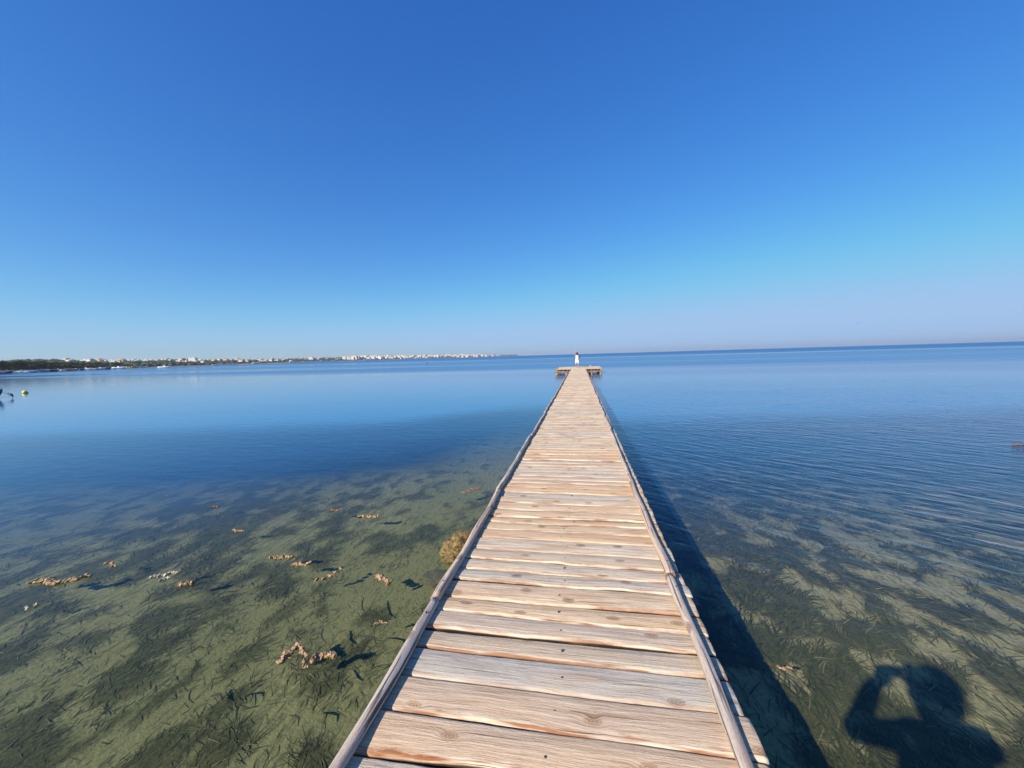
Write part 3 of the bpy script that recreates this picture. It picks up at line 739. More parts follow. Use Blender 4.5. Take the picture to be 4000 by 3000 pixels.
# the person waving at the end of the jetty (faces the camera: -Y; its right arm is on the picture's left)
P = empty('person', (-.25, 42.9, DECK)); tag(P, 'person in white top and shorts and black hat waving at the end of the jetty', 'person')
sh = [(-.145, 0, 1.315), (.145, 0, 1.315)]
segs = head((0, -.01, 1.47), (0, -1, 0), .98) + [((0, .01, 1.42), .048, (0, .01, 1.30), .055),
    ((-.12, .01, 1.31), .055, (.12, .01, 1.31), .055), ((0, .01, 1.22), (.15, .10, .14)), ((0, .01, 1.05), (.125, .095, .15)), ((0, .01, .92), (.155, .11, .12)),
    (sh[0], .050, (-.27, -.02, 1.42), .044), ((-.27, -.02, 1.42), .043, (-.215, -.03, 1.67), .032),
    (sh[1], .044, (.24, .03, 1.09), .034), ((.24, .03, 1.09), .032, (.165, -.09, .95), .022),
    ((-.085, 0, .86), .085, (-.12, 0, .47), .052), ((-.12, 0, .47), .05, (-.12, .02, .30), .047), ((-.12, .02, .30), .046, (-.12, .01, .075), .030),
    ((.085, 0, .86), .085, (.105, 0, .47), .052), ((.105, 0, .47), .05, (.11, .02, .30), .047), ((.11, .02, .30), .046, (.115, .01, .075), .030),
    ((-.12, .03, .038), .030, (-.14, -.14, .022), .022), ((.115, .03, .038), .030, (.135, -.14, .022), .022)]
segs += hand((-.215, -.03, 1.67), (.22, 0, 1), (1, 0, 0), .15, 1.25) + hand((.165, -.09, .95), (-.8, -.3, -.25), (0, -.3, 1), .6)
remeshed('body', segs, M_skin, P, .0075, 2)
for s_ in (-1, 1):
    mb = MB(); mb.ell((s_ * .030, -.098, 1.495), (.012, .006, .008)); mb.build('eye', M_eye, P, True)
mb = MB(); mb.ell((0, -.092, 1.425), (.024, .008, .008)); mb.build('mouth', M_lip, P, True)
remeshed('hair', [((0, .025, 1.50), (.092, .095, .10)), ((-.075, .02, 1.42), (.03, .05, .07)), ((.075, .02, 1.42), (.03, .05, .07)), ((0, .065, 1.40), (.07, .04, .08))], M_hair, P, .01, 2)
remeshed('top', [((-.11, .01, 1.30), .062, (.11, .01, 1.30), .062), ((0, .01, 1.22), (.165, .115, .14)), ((0, .01, 1.08), (.15, .11, .16)), ((0, .01, .95), (.178, .125, .10))], M_cloth, P, .01, 3)
remeshed('shorts', [((0, .01, .91), (.172, .126, .09)), ((-.095, 0, .84), .095, (-.125, 0, .52), .078), ((.095, 0, .84), .095, (.115, 0, .52), .075)], M_cloth, P, .01, 3)
mb = MB(); V = []; K = 28
prof = [(.02, .155), (.075, .15), (.092, .10), (.098, .03), (.15, .018), (.215, .008), (.217, .001), (.15, .008), (.095, .012)]
for (rr, zz) in prof:
    for j in range(K): a = 6.2832 * j / K; V.append((rr * math.cos(a), rr * 1.05 * math.sin(a), zz - .02 * math.cos(2 * a) * (rr > .14)))
V.append((0, 0, .152)); Q = [(i * K + j, i * K + (j + 1) % K, (i + 1) * K + (j + 1) % K, (i + 1) * K + j) for i in range(len(prof) - 1) for j in range(K)]
mb.add(V, Q, [(len(V) - 1, (j + 1) % K, j) for j in range(K)]); o = mb.build('hat', M_black, P, True); o.location = (0, .005, 1.535); o.rotation_euler = (.08, .14, 0)
mb = MB(); mb.tube([(.01, -.10, 1.30), (.14, -.02, 1.395), (.20, .07, 1.25), (.25, .06, 1.2)], .008, 6)
mb.build('strap', M_black, P, True)
remeshed('shoulder_bag', [((.26, .05, 1.28), (.055, .08, .08)), ((.265, .05, 1.14), (.06, .09, .12))], simple('navy_canvas', (.02, .025, .06), .7, .2, 20), P, .01, 2)
for s_ in (-1, 1):
    mb = MB(); mb.box((s_ * .125, -.045, .008), (.085, .25, .016)); mb.build('sandal', M_hair, P)

# the photographer, just behind the lens, whose shadow falls on the sea floor
Q_ = empty('person', (.03, -.34, DECK)); tag(Q_, 'person taking the picture, seen only as the shadow with raised arms at lower right', 'person')
hx, hy, hz_ = .0, .02, 1.655
segs = head((hx, hy, hz_), (0, 1, 0), 1.06) + [((hx, -.01, 1.58), .058, (0, -.02, 1.44), .066),
    ((-.16, -.03, 1.42), .06, (.16, -.03, 1.42), .06), ((0, -.03, 1.28), (.185, .12, .17)), ((0, -.02, 1.08), (.16, .115, .17)), ((0, -.02, .95), (.175, .12, .12)),
    ((-.18, -.03, 1.41), .052, (-.31, .13, 1.30), .044), ((-.31, .13, 1.30), .042, (-.115, .31, 1.44), .030),
    ((.18, -.03, 1.41), .052, (.13, .15, 1.29), .044), ((.13, .15, 1.29), .042, (.085, .31, 1.47), .030),
    ((-.09, 0, .88), .095, (-.10, .01, .49), .060), ((-.10, .01, .49), .058, (-.11, -.02, .08), .036),
    ((.09, 0, .88), .095, (.10, .01, .49), .060), ((.10, .01, .49), .058, (.11, -.02, .08), .036),
    ((-.11, -.03, .038), .034, (-.13, .15, .024), .026), ((.11, -.03, .038), .034, (.13, .15, .024), .026)]
segs += hand((-.125, .270, 1.43), (.35, -.05, 1), (1, 0, 0), .15, 1.05) + hand((.10, .270, 1.45), (-.3, -.05, 1), (-1, 0, 0), -.15, 1.05)
remeshed('body', segs, M_skin, Q_, .009, 2)
for s_ in (-1, 1):
    mb = MB(); mb.ell((hx + s_ * .032, hy + .098, hz_ + .025), (.012, .006, .008)); mb.build('eye', M_eye, Q_, True)
mb = MB(); mb.ell((hx, hy + .09, hz_ - .045), (.024, .008, .008)); mb.build('mouth', M_lip, Q_, True)
remeshed('hair', [((hx, hy - .03, hz_ + .035), (.122, .12, .122)), ((hx, hy - .08, hz_ - .03), (.10, .06, .09))], M_hair, Q_, .011, 2)
remeshed('shirt', [((-.16, -.03, 1.42), .078, (.16, -.03, 1.42), .078), ((0, -.03, 1.27), (.205, .14, .18)), ((0, -.02, 1.07), (.18, .135, .18)), ((0, -.02, .94), (.20, .14, .10)),
    ((-.18, -.03, 1.41), .07, (-.31, .13, 1.30), .06), ((-.31, .13, 1.30), .06, (-.15, .275, 1.41), .047), ((.18, -.03, 1.41), .07, (.13, .15, 1.29), .06), ((.13, .15, 1.29), .06, (.09, .27, 1.42), .046)], M_cloth, Q_, .011, 3)
remeshed('shorts', [((0, -.01, .86), (.19, .14, .11)), ((-.095, 0, .84), .112, (-.11, .01, .50), .09), ((.095, 0, .84), .112, (.11, .01, .50), .09)], simple('blue_shorts', (.05, .08, .16), .8), Q_, .011, 3)
ph = empty('phone', (.0, -.026, CAM_H + .015)); tag(ph, 'smartphone held out in both hands by the person taking the picture', 'phone')
mb = MB(); mb.box((0, 0, 0), (.168, .009, .082)); mb.build('phone_body', M_black, ph)
mb = MB(); mb.box((0, -.006, 0), (.145, .002, .068)); mb.build('screen', M_dark, ph)

# ------------------------------------------------------------------ far shore
SH = np.array([(-900, 120), (-300, 160), (0, 236), (120, 270), (250, 330), (500, 470), (700, 720), (1000, 1150), (1400, 2000), (1700, 3000), (1900, 3900), (2035, 4600)], float)
RD = np.array([(-900, 60), (-300, 45), (0, 28), (60, 33), (200, 33), (300, 26), (500, 19), (700, 17), (1000, 12), (1200, 11.5), (1350, 11), (1600, 9), (1800, 8), (1900, 6), (1950, 4), (2000, 2), (2035, .4)], float)
def shore(px): return np.interp(px, SH[:, 0], SH[:, 1])
def ridgeD(px): return np.maximum(shore(px) * 1.45, 1000)
def landD(px, v): return shore(px) + (ridgeD(px) - shore(px)) * v
def landz(px, v):
    rz = np.interp(px, RD[:, 0], RD[:, 1]) * ridgeD(px) / 1500 + 0.
    prof = np.interp(v, [-.02, 0, .012, .06, .35, .75, 1.], [-.6, -.05, .55, 1.2, 4, 0, 0])
    up = sstep(.03, 1., v) ** .8
    return np.where(v < .06, prof, 1.2 + up * (rz - 1.2)) + .08 * rz * (fbm(px * .03, v * 6., 3, 17) - .5) * sstep(.1, .4, v)
M_land = None
m, t, b = mat('shore_ground'); g = N(t)
pos = g.new('NewGeometry').outputs['Position']; sz = g.new('SeparateXYZ'); g.link(pos, sz.inputs[0])
nn = g.noise(pos, .02, 6, .6)
c = g.mix(g.ramp(nn, [(.42, 0.), (.6, 1.)]), (.05, .07, .035), (.17, .15, .09))
c = g.mix(g.ramp(sz.outputs[2], [(.0, 1.), (.01, 0.)]), c, (.30, .26, .20))
beach = g.new('MapRange'); g.link(sz.outputs[2], beach.inputs[0]); beach.inputs[1].default_value = .9; beach.inputs[2].default_value = 1.5
c2 = g.mix(beach.outputs[0], (.34, .29, .22), g.mix(g.ramp(nn, [(.42, 0.), (.6, 1.)]), (.05, .07, .035), (.17, .15, .09)))
g.link(c2, b.inputs['Base Color']); b.inputs['Roughness'].default_value = 1; b.inputs['Specular IOR Level'].default_value = 0
M_land = m
pxs = np.arange(-900, 2040, 9.); vs = np.array([-.01, 0, .012, .03, .06, .12, .2, .3, .4, .5, .6, .7, .8, .9, 1., 1.15, 1.4])
PX, VV_ = np.meshgrid(pxs, vs, indexing='ij'); DD = landD(PX, VV_); ZZ = landz(PX, np.minimum(VV_, 1)) - np.maximum(VV_ - 1, 0) * 30 - .2 * (VV_ < 0)
base = np.array([at(p, 1., 0.) for p in pxs])      # at() is linear in D
V = np.stack([base[:, 0][:, None] * DD, base[:, 1][:, None] * DD, ZZ], -1).reshape(-1, 3)
ny = len(vs); i, j = np.meshgrid(np.arange(len(pxs) - 1), np.arange(ny - 1), indexing='ij'); a = (i * ny + j).ravel()
land = mesh_np('far_shore_hills', V, np.stack([a, a + ny, a + ny + 1, a + 1], 1), M_land, smooth=True); tag(land, kind='structure')
def lp(px, v, dz=0.):
    p = at(px, float(landD(px, v))); p.z = float(landz(np.array(float(px)), np.array(float(v)))) + dz; return p

# woodland that reads as one mass over the far slopes
def foliage_mat(name, a, c_):
    m, t, b = mat(name); g = N(t)
    rn = g.new('Attribute', attribute_name='rnd').outputs['Fac']
    pos = g.new('NewGeometry').outputs['Position']
    f = g.math('ADD', g.math('MULTIPLY', rn, .7), g.math('MULTIPLY', g.noise(pos, .5, 3), .4), clamp=True)
    g.link(g.mix(f, a, c_), b.inputs['Base Color']); b.inputs['Roughness'].default_value = .9; b.inputs['Specular IOR Level'].default_value = .1
    return m
M_wood = foliage_mat('woodland_foliage', (.025, .04, .02), (.085, .10, .05))
bm = bmesh.new(); bmesh.ops.create_icosphere(bm, subdivisions=1, radius=1)
IV = np.array([v.co[:] for v in bm.verts]); IF = np.array([[v.index for v in f.verts] for f in bm.faces]); bm.free()
r = np.random.default_rng(33); n = 5200
pw = r.uniform(-60, 2020, n); vw = r.uniform(.03, 1.02, n) ** .8
dn = fbm(pw * .025, vw * 9, 3, 55); town = (pw > 1330) & (pw < 1985)
keep = (dn > np.where(town, .50, .40)) & ~((pw < 330) & (vw < .12)); pw, vw = pw[keep], vw[keep]; n = len(pw)
D = landD(pw, vw); bp = np.array([at(p, 1., 0.) for p in pw]); Z = landz(pw, vw)
R0 = r.uniform(1.6, 3.4, n) * (1 + D / 2600)
C = np.stack([bp[:, 0] * D, bp[:, 1] * D, Z + R0 * .45], 1)
V = C[:, None, :] + IV[None] * (R0[:, None] * r.uniform(.65, 1.3, (n, len(IV))))[..., None] * np.array([1.25, 1.25, .8])
F = (np.arange(n) * len(IV))[:, None, None] + IF[None]
wd_ = mesh_np('woodland', V.reshape(-1, 3), F.reshape(-1, 3), M_wood, attrs={'rnd': np.repeat(r.random(n), len(IV))})
tag(wd_, 'dark green scrub and woodland covering the low hills along the far shore', 'woodland', kind='stuff')

# individual trees along the near part of the left shore
def tree_proto(kind, Hh, Wd, m, seed):
    r = np.random.default_rng(seed); e = empty('shore_tree')
    mb = MB(); th = Hh * .42
    mb.tube([(0, 0, -.4), (.1, 0, th * .5), (.0, .1, th), (.1, .1, Hh * .75)], [.24, .19, .15, .06], 8)
    lobes = []
    for q in range(9):
        a = r.uniform(0, 6.28); rr = Wd * .5 * r.uniform(.25, .8); zz = th + (Hh - th) * r.uniform(.15, .8)
        lobes.append((rr * math.cos(a), rr * math.sin(a), zz, Wd * r.uniform(.18, .30)))
        mb.tube([(0, 0, th * r.uniform(.6, 1)), (rr * .5 * math.cos(a), rr * .5 * math.sin(a), (th + zz) / 2), (rr * math.cos(a), rr * math.sin(a), zz)], [.10, .07, .03], 6)
    lobes.append((0, 0, Hh * .8, Wd * .30))
    mb.build('trunk', M_bark, e, True)
    nl = 1500; L = r.integers(0, len(lobes), nl); lob = np.array(lobes)[L]
    d = r.normal(size=(nl, 3)); d /= np.linalg.norm(d, axis=1)[:, None]; rad = lob[:, 3] * r.uniform(.55, 1.08, nl)
    c = lob[:, :3] + d * rad[:, None] * np.array([1, 1, .72])
    s_ = r.uniform(.14, .34, nl); u = r.normal(size=(nl, 3)); u /= np.linalg.norm(u, axis=1)[:, None]; v_ = np.cross(u, r.normal(size=(nl, 3))); v_ /= np.linalg.norm(v_, axis=1)[:, None]
    V = np.stack([c - u * s_[:, None], c + v_ * s_[:, None], c + u * s_[:, None], c - v_ * s_[:, None]], 1).reshape(-1, 3)
    mesh_np('crown', V, np.arange(nl * 4).reshape(-1, 4), m, e, {'rnd': np.repeat(r.random(nl), 4)})
    return e
M_bark = simple('bark', (.16, .12, .09), .9, .3, 4)
M_leafA = foliage_mat('dark_leaves', (.018, .032, .012), (.06, .08, .03)); M_leafB = foliage_mat('olive_leaves', (.06, .075, .03), (.15, .15, .065))
protos = [(tree_proto(0, 8.2, 7.0, M_leafA, 1), 'tall dark green broad-crowned tree in the wood behind the boats at far left', 'dark broad trees on the left shore'),
          (tree_proto(1, 6.8, 6.2, M_leafA, 2), 'medium dark green round tree in the wood along the left shore', 'round dark trees on the left shore'),
          (tree_proto(2, 5.0, 5.6, M_leafB, 3), 'low olive green bushy tree at the front of the left shore wood', 'olive bushy trees on the left shore')]
r = np.random.default_rng(12); used = [False] * 3
spots = []
for px in np.arange(-70, 330, 15): spots.append((px + r.uniform(-5, 5), r.uniform(.035, .06), 0 if (px < 160) else 1))
for px in np.arange(-60, 340, 19): spots.append((px + r.uniform(-6, 6), r.uniform(.012, .03), 1 if px < 190 else 2))
for px in np.arange(40, 520, 26): spots.append((px + r.uniform(-6, 6), r.uniform(.01, .02), 2))
for px in np.arange(160, 470, 22): spots.append((px + r.uniform(-6, 6), r.uniform(.06, .10), 1))
for (px, v, kd) in spots:
    e, lb, gp = protos[kd]
    o = e if not used[kd] else copy_tree(e); used[kd] = True
    s_ = r.uniform(.82, 1.12); o.location = lp(px, v, -.3); o.scale = (s_, s_, s_ * r.uniform(.9, 1.1)); o.rotation_euler = (0, 0, r.uniform(0, 6.28)); tag(o, lb, 'tree', gp)

# buildings: one object each, walls with window openings set in and a roof of its own
def mk_wall(name, c): return simple(name, c, .85, .06, .15)
W_white, W_cream, W_pink = mk_wall('white_render', (.74, .69, .62)), mk_wall('cream_render', (.68, .57, .43)), mk_wall('pinkish_render', (.62, .45, .38))
M_tile = simple('terracotta_roof', (.46, .27, .18), .85, .2, .3); M_glass = simple('window_dark', (.05, .06, .08), .3, .2, .5)
def house(w_, d_, h_, floors, nwin, wm, roof):
    """walls with recessed windows; pitched tile roof or flat roof with parapet and stair hut"""
    e = empty('house'); wl = MB(); panes = []; ww = w_ / nwin
    def wallface(fx, fy, L, ang, nw):
        cs, sn = math.cos(ang), math.sin(ang); s = L / nw; fh = h_ / floors
        def T(u, z, o_): return (fx + u * cs + o_ * sn, fy + u * sn - o_ * cs, z)
        for a in range(nw):
            for k_ in range(floors):
                u0 = -L / 2 + a * s; z0 = k_ * fh; u = [u0, u0 + s * .36, u0 + s * .64, u0 + s]; z = [z0, z0 + fh * .34, z0 + fh * .74, z0 + fh]
                for q in range(3):
                    for p in range(3):
                        if q == 1 and p == 1: continue
                        wl.add([T(u[q], z[p], 0), T(u[q + 1], z[p], 0), T(u[q + 1], z[p + 1], 0), T(u[q], z[p + 1], 0)], [(0, 1, 2, 3)])
                dd = -.25
                A = [T(u[1], z[1], 0), T(u[2], z[1], 0), T(u[2], z[2], 0), T(u[1], z[2], 0)]; B = [T(u[1], z[1], dd), T(u[2], z[1], dd), T(u[2], z[2], dd), T(u[1], z[2], dd)]
                wl.add(A + B, [(0, 1, 5, 4), (1, 2, 6, 5), (2, 3, 7, 6), (3, 0, 4, 7)]); panes.append(len(wl.Q)); wl.add(B, [(0, 1, 2, 3)])
    nd = max(1, int(nwin * d_ / w_))
    wallface(0, -d_ / 2, w_, 0, nwin); wallface(w_ / 2, 0, d_, math.pi / 2, nd); wallface(0, d_ / 2, w_, math.pi, nwin); wallface(-w_ / 2, 0, d_, -math.pi / 2, nd)
    sizes = [len(q) for q in wl.Q]; starts = np.cumsum([0] + sizes)
    wo = wl.build('wall', wm, e); wo.data.materials.append(M_glass)
    for q in panes: wo.data.polygons[int(starts[q])].material_index = 1
    rf = MB()
    if roof == 'tile':
        o_ = .35; rh = d_ * .22; X, Y = w_ / 2 + o_, d_ / 2 + o_
        rf.add([(-X, -Y, h_), (X, -Y, h_), (X, Y, h_), (-X, Y, h_), (-X * .6, 0, h_ + rh), (X * .6, 0, h_ + rh)], [(0, 1, 5, 4), (2, 3, 4, 5), (0, 3, 2, 1)], [(1, 2, 5), (3, 0, 4)])
        rf.build('roof', M_tile, e)
    else:
        rf.box((0, 0, h_ + .05), (w_ + .1, d_ + .1, .12))
        for (cx, cy, a, b_) in ((0, -d_ / 2, w_ + .2, .2), (0, d_ / 2, w_ + .2, .2), (-w_ / 2, 0, .2, d_ - .2), (w_ / 2, 0, .2, d_ - .2)): rf.box((cx, cy, h_ + .5), (a, b_, .8))
        rf.box((w_ * .18, 0, h_ + 1.3), (w_ * .28, d_ * .4, 2.3)); rf.build('roof', wm, e)
    return e
HP = {}
HP['wl'] = house(13, 9, 4.2, 1, 4, W_white, 'flat')
HP['wt'] = house(11, 9, 6.6, 2, 3, W_white, 'tile')
HP['ct'] = house(14, 10, 6.4, 2, 4, W_cream, 'tile')
HP['wb'] = house(20, 12, 13, 4, 6, W_white, 'flat')
HP['cb'] = house(24, 13, 16, 5, 7, W_cream, 'flat')
HP['pb'] = house(18, 12, 12, 4, 5, W_pink, 'tile')
hused = {k: False for k in HP}
desc = {'wl': 'low white flat-roofed house', 'wt': 'white two-storey house with a tiled roof', 'ct': 'cream two-storey house with a tiled roof', 'wb': 'white flat-roofed block', 'cb': 'tall cream apartment block', 'pb': 'pinkish block with a tiled roof'}
def place(kd, px, v, s_, where, ang=None):
    e = HP[kd]; o = e if not hused[kd] else copy_tree(e); hused[kd] = True
    p = lp(px, v, .5 if px < 1345 else -.2); o.location = p; yaw = math.atan2(p.y, p.x) - math.pi / 2
    o.rotation_euler = (0, 0, yaw * .25 + (ang if ang is not None else random.uniform(-.55, .25))); o.scale = (s_,) * 3
    tag(o, desc[kd] + ' ' + where, 'house' if kd in ('wl', 'wt', 'ct') else 'building', desc[kd] + 's ' + where)
r = np.random.default_rng(77)
slope = [(264, .85), (275, .6), (282, .8), (310, .9), (335, .75), (357, .7), (372, .75), (389, .9), (396, .55), (407, .85), (415, .6), (430, .78), (440, .85), (444, .5), (451, .62), (457, .55), (466, .5), (474, .6), (479, .5), (478, .9), (490, .92), (500, .88), (502, .7), (512, .9), (520, .85), (530, .88), (540, .85), (560, .88), (571, .86), (590, .85), (612, .9), (620, .85), (634, .9)]
for i, (px, v) in enumerate(slope):
    place(['wl', 'wt', 'ct'][int(r.choice(3, p=[.6, .2, .2]))], px, v, r.uniform(.75, 1.15), 'on the wooded hillside above the shore boats')
for i in range(62):
    px = 650 + (1345 - 650) * (i + r.uniform(0, 1)) / 62
    place(['wl', 'wt', 'ct', 'wb'][int(r.choice(4, p=[.62, .18, .19, .01]))], px, r.uniform(.3, .98), r.uniform(.8, 1.15), 'among trees between the radio mast and the town')
for i in range(140):
    px = 1345 + (1960 - 1345) * (i + r.uniform(0, 1)) / 140; dense = px > 1560
    kd = ['wb', 'cb', 'pb', 'wl'][int(r.choice(4, p=[.45, .3, .15, .1]))]
    place(kd, px, r.uniform(.05, .98) if dense else r.uniform(.25, .98), r.uniform(.85, 1.25) * (1 if px < 1900 else .7), 'in the dense pale town ' + ('left of' if px < 1798 else 'right of') + ' the white tower')
# town landmarks
tw_ = empty('tower'); p = lp(1803, .6); tw_.location = (p.x, p.y, p.z)
mb = MB(); mb.tube([(0, 0, -2), (0, 0, 24)], [6.2, 5.4], 16); mb.build('shaft', W_white, tw_)
mb = MB(); mb.tube([(0, 0, 24), (0, 0, 24.8), (0, 0, 27.5)], [6.6, 6.6, 1.0], 16); mb.build('cap', W_white, tw_)
tag(tw_, 'tall white round tower standing above the roofs of the far town', 'tower')
ms = empty('radio_mast'); p = lp(841, .9); ms.location = p
mb = MB(); mb.tube([(0, 0, 0), (0, 0, 11)], [.55, .28], 6); mb.build('pole', M_dark, ms); mb = MB()
for z_ in (6, 8.5): mb.box((0, 0, z_), (1.8, .4, .9))
mb.build('antenna', M_dark, ms); tag(ms, 'thin dark radio mast sticking up from the low houses on the far shore', 'mast')
# yellow beach building
yb = empty('beach_building'); p = lp(520, .01); yb.location = (p.x, p.y, .6); yaw = math.atan2(p.y, p.x) - math.pi / 2; yb.rotation_euler = (0, 0, yaw)
M_yel = mk_wall('yellow_render', (.72, .58, .30)); mb = MB(); mb.box((0, 0, 1.5), (8.5, 6, 3.4)); mb.box((-5.6, 0, .9), (3.2, 5, 2.1)); mb.box((4.9, 0, 1.0), (2, 5, 2.3)); mb.build('wall', M_yel, yb)
mb = MB(); mb.box((0, -.2, 3.32), (9.2, 7, .22)); mb.box((-5.7, -.2, 2.06), (3.8, 5.6, .18)); mb.build('roof', M_yel, yb)
mb = MB(); 
for x_ in (-2.6, -.2, 2.2): mb.box((x_, -3.02, 1.2), (1.3, .06, 1.6))
mb.build('door', M_glass, yb); tag(yb, 'pale yellow low beach building at the waterline beyond the shore boats', 'building')
# long white walls and beach huts along the water
def low_row(px0, px1, v, h_, label, name='seawall', gaps=.15, m=W_white):
    a = lp(px0, v); c_ = lp(px1, v); e = empty(name, (a.x, a.y, .3)); d = c_ - a; L = math.hypot(d.x, d.y); e.rotation_euler = (0, 0, math.atan2(d.y, d.x)); mb = MB()
    r = np.random.default_rng(int(px0)); x_ = 0
    while x_ < L:
        s_ = min(L - x_, r.uniform(.03, .10) * L); hh = h_ * r.uniform(.7, 1.25)
        mb.box((x_ + s_ / 2, 0, hh / 2), (s_ * (1 - gaps * r.random()), 2.5, hh)); x_ += s_
    mb.build('wall', m, e); mb = MB(); mb.box((L / 2, 0, h_ * .35), (L, 1.6, h_ * .5)); mb.build('plinth', m, e); tag(e, label, 'wall' if name == 'seawall' else 'beach hut'); return e
low_row(545, 575, .004, 1.3, 'short white wall on the beach right of the yellow building')
low_row(1130, 1320, .02, 4.5, 'long white row of beach cabins along the far shore, left of the town', 'beach_cabins')
low_row(985, 1010, .02, 4, 'short pale quay wall in front of the hillside houses')
low_row(1565, 1730, .006, 6, 'white harbour wall along the foot of the dense town')
low_row(1420, 1480, .006, 4.5, 'pale quay strip left of the white harbour wall')
low_row(1940, 1985, .01, 5, 'white low wall on the thin headland right of the town')
low_row(830, 930, .008, 2.4, 'pale beach strip wall below the radio mast')

# ------------------------------------------------------------------ boats
def boat(L, B, Hh, hullm, kind, seed=0, rail=None):
    """clinker-ish open hull lofted from stem to transom along +X; kind adds cabin, cover or outboard"""
    e = empty('boat'); ns, nk = 14, 9; V = []
    for i in range(ns + 1):
        f = i / ns; x_ = -L / 2 + L * f; hb = B / 2 * (1 - max(0, (f - .45) / .55) ** 2.2) * (.86 + .14 * min(1, f / .3)); hb = max(hb, .015)
        sheer = Hh * (1 + .28 * max(0, (f - .4) / .6) ** 2); keel = -.12 + (Hh * .75 + .12) * max(0, (f - .78) / .22) ** 2
        for j in range(nk):
            a = j / (nk - 1) * 2 - 1; yy = hb * math.copysign(abs(a) ** .8, a); zz = keel + (sheer - keel) * abs(a) ** 2.4; V.append((x_ + .25 * L * .12 * max(0, f - .8) * abs(a) * 5 * .4, yy, zz))
    outer = np.array(V); inner = outer * np.array([.985, .90, 1]) + np.array([0, 0, .05]); inner[:, 2] = np.minimum(inner[:, 2], outer[:, 2] + .05)
    K = nk; n0 = len(V); Q = []
    for i in range(ns):
        for j in range(K - 1):
            a = i * K + j; Q.append((a, a + 1, a + K + 1, a + K)); Q.append((n0 + a, n0 + a + K, n0 + a + K + 1, n0 + a + 1))
        for j in (0, K - 1): a = i * K + j; Q.append((a, a + K, n0 + a + K, n0 + a))
    for j in range(K - 1): Q.append((j, n0 + j, n0 + j + 1, j + 1)); Q.append((j, 0, K - 1, j + 1)) if False else None
    cen = (K - 1) // 2; T = []
    mb = MB(); mb.add(np.concatenate([outer, inner]), [q for q in Q if q]); 
    tv = outer[:K]; mb.add(tv, (), [(0, j, j + 1) for j in range(1, K - 1)])
    mb.build('hull', hullm, e, True)
    mb = MB()
    for sgn in (0, K - 1): mb.tube([tuple(outer[i * K + sgn] + np.array([0, 0, .02])) for i in range(ns + 1)], .035, 6)
    mb.build('gunwale', rail or M_white, e, True)
    if kind in ('open', 'motor'):
        for x_ in (-L * .22, L * .08):
            mb = MB(); mb.box((x_, 0, Hh * .72), (.28, B * .82, .04)); mb.build('thwart', M_beam2, e)
    if kind in ('motor', 'cabin'):
        mb = MB(); mb.box((-L / 2 - .12, 0, Hh + .12), (.30, .26, .38)); mb.box((-L / 2 - .14, 0, Hh - .25), (.12, .10, .6)); mb.build('outboard_motor', M_dark, e)
    if kind == 'cabin':
        mb = MB(); x_, w2, h2 = L * .08, B * .33, .75
        mb.add([(-.9 + x_, -w2, Hh), (.9 + x_, -w2 * .8, Hh), (.9 + x_, w2 * .8, Hh), (-.9 + x_, w2, Hh), (-.8 + x_, -w2 * .9, Hh + h2), (.3 + x_, -w2 * .7, Hh + h2), (.3 + x_, w2 * .7, Hh + h2), (-.8 + x_, w2 * .9, Hh + h2)],
               [(0, 1, 5, 4), (1, 2, 6, 5), (2, 3, 7, 6), (3, 0, 4, 7), (4, 5, 6, 7)]); mb.build('cabin', M_white, e)
        mb = MB(); mb.add([(.86 + x_ + .02, -w2 * .7, Hh + .15), (.86 + x_ + .02, w2 * .7, Hh + .15), (.36 + x_ + .02, w2 * .62, Hh + h2 - .06), (.36 + x_ + .02, -w2 * .62, Hh + h2 - .06)], [(0, 1, 2, 3)]); mb.build('windscreen', M_glass, e)
        mb = MB(); mb.add([(-L * .45, -B * .4, Hh * .95), (L * .44, -B * .08, Hh * 1.15), (L * .44, B * .08, Hh * 1.15), (-L * .45, B * .4, Hh * .95)], [(0, 1, 2, 3)]); mb.build('deck', M_white, e)
    if kind == 'cover':
        P_ = [outer[i * K] for i in range(ns + 1)]; S_ = [outer[i * K + K - 1] for i in range(ns + 1)]; V2 = []
        for i in range(ns + 1):
            a, c_ = P_[i], S_[i]; md = (a + c_) / 2 + np.array([0, 0, .34 * (1 - ((i / ns) - .5) ** 2 * 2)]); V2 += [a + np.array([0, 0, .05]), (a + md) / 2 + np.array([0, 0, .1]), md, (c_ + md) / 2 + np.array([0, 0, .1]), c_ + np.array([0, 0, .05])]
        mb = MB(); mb.add(V2, [(i * 5 + j, i * 5 + j + 1, i * 5 + j + 6, i * 5 + j + 5) for i in range(ns) for j in range(4)]); mb.build('cover', M_tarp, e, True)
    return e
M_beam2 = simple('boat_wood', (.35, .22, .12), .6, .2, 8); M_tarp = simple('blue_tarp', (.05, .14, .38), .7, .15, 4)
M_navy = simple('navy_hull', (.025, .03, .06), .35, .1, 3); M_hwhite = simple('white_hull', (.80, .79, .76), .3, .04, 3); M_hred = simple('red_hull', (.42, .06, .04), .4, .1, 3); M_hteal = simple('pale_green_hull', (.42, .52, .50), .4, .1, 3); M_hblack = simple('black_hull', (.03, .03, .03), .4, .1, 3); M_hblue = simple('blue_hull', (.08, .18, .42), .4, .1, 3)
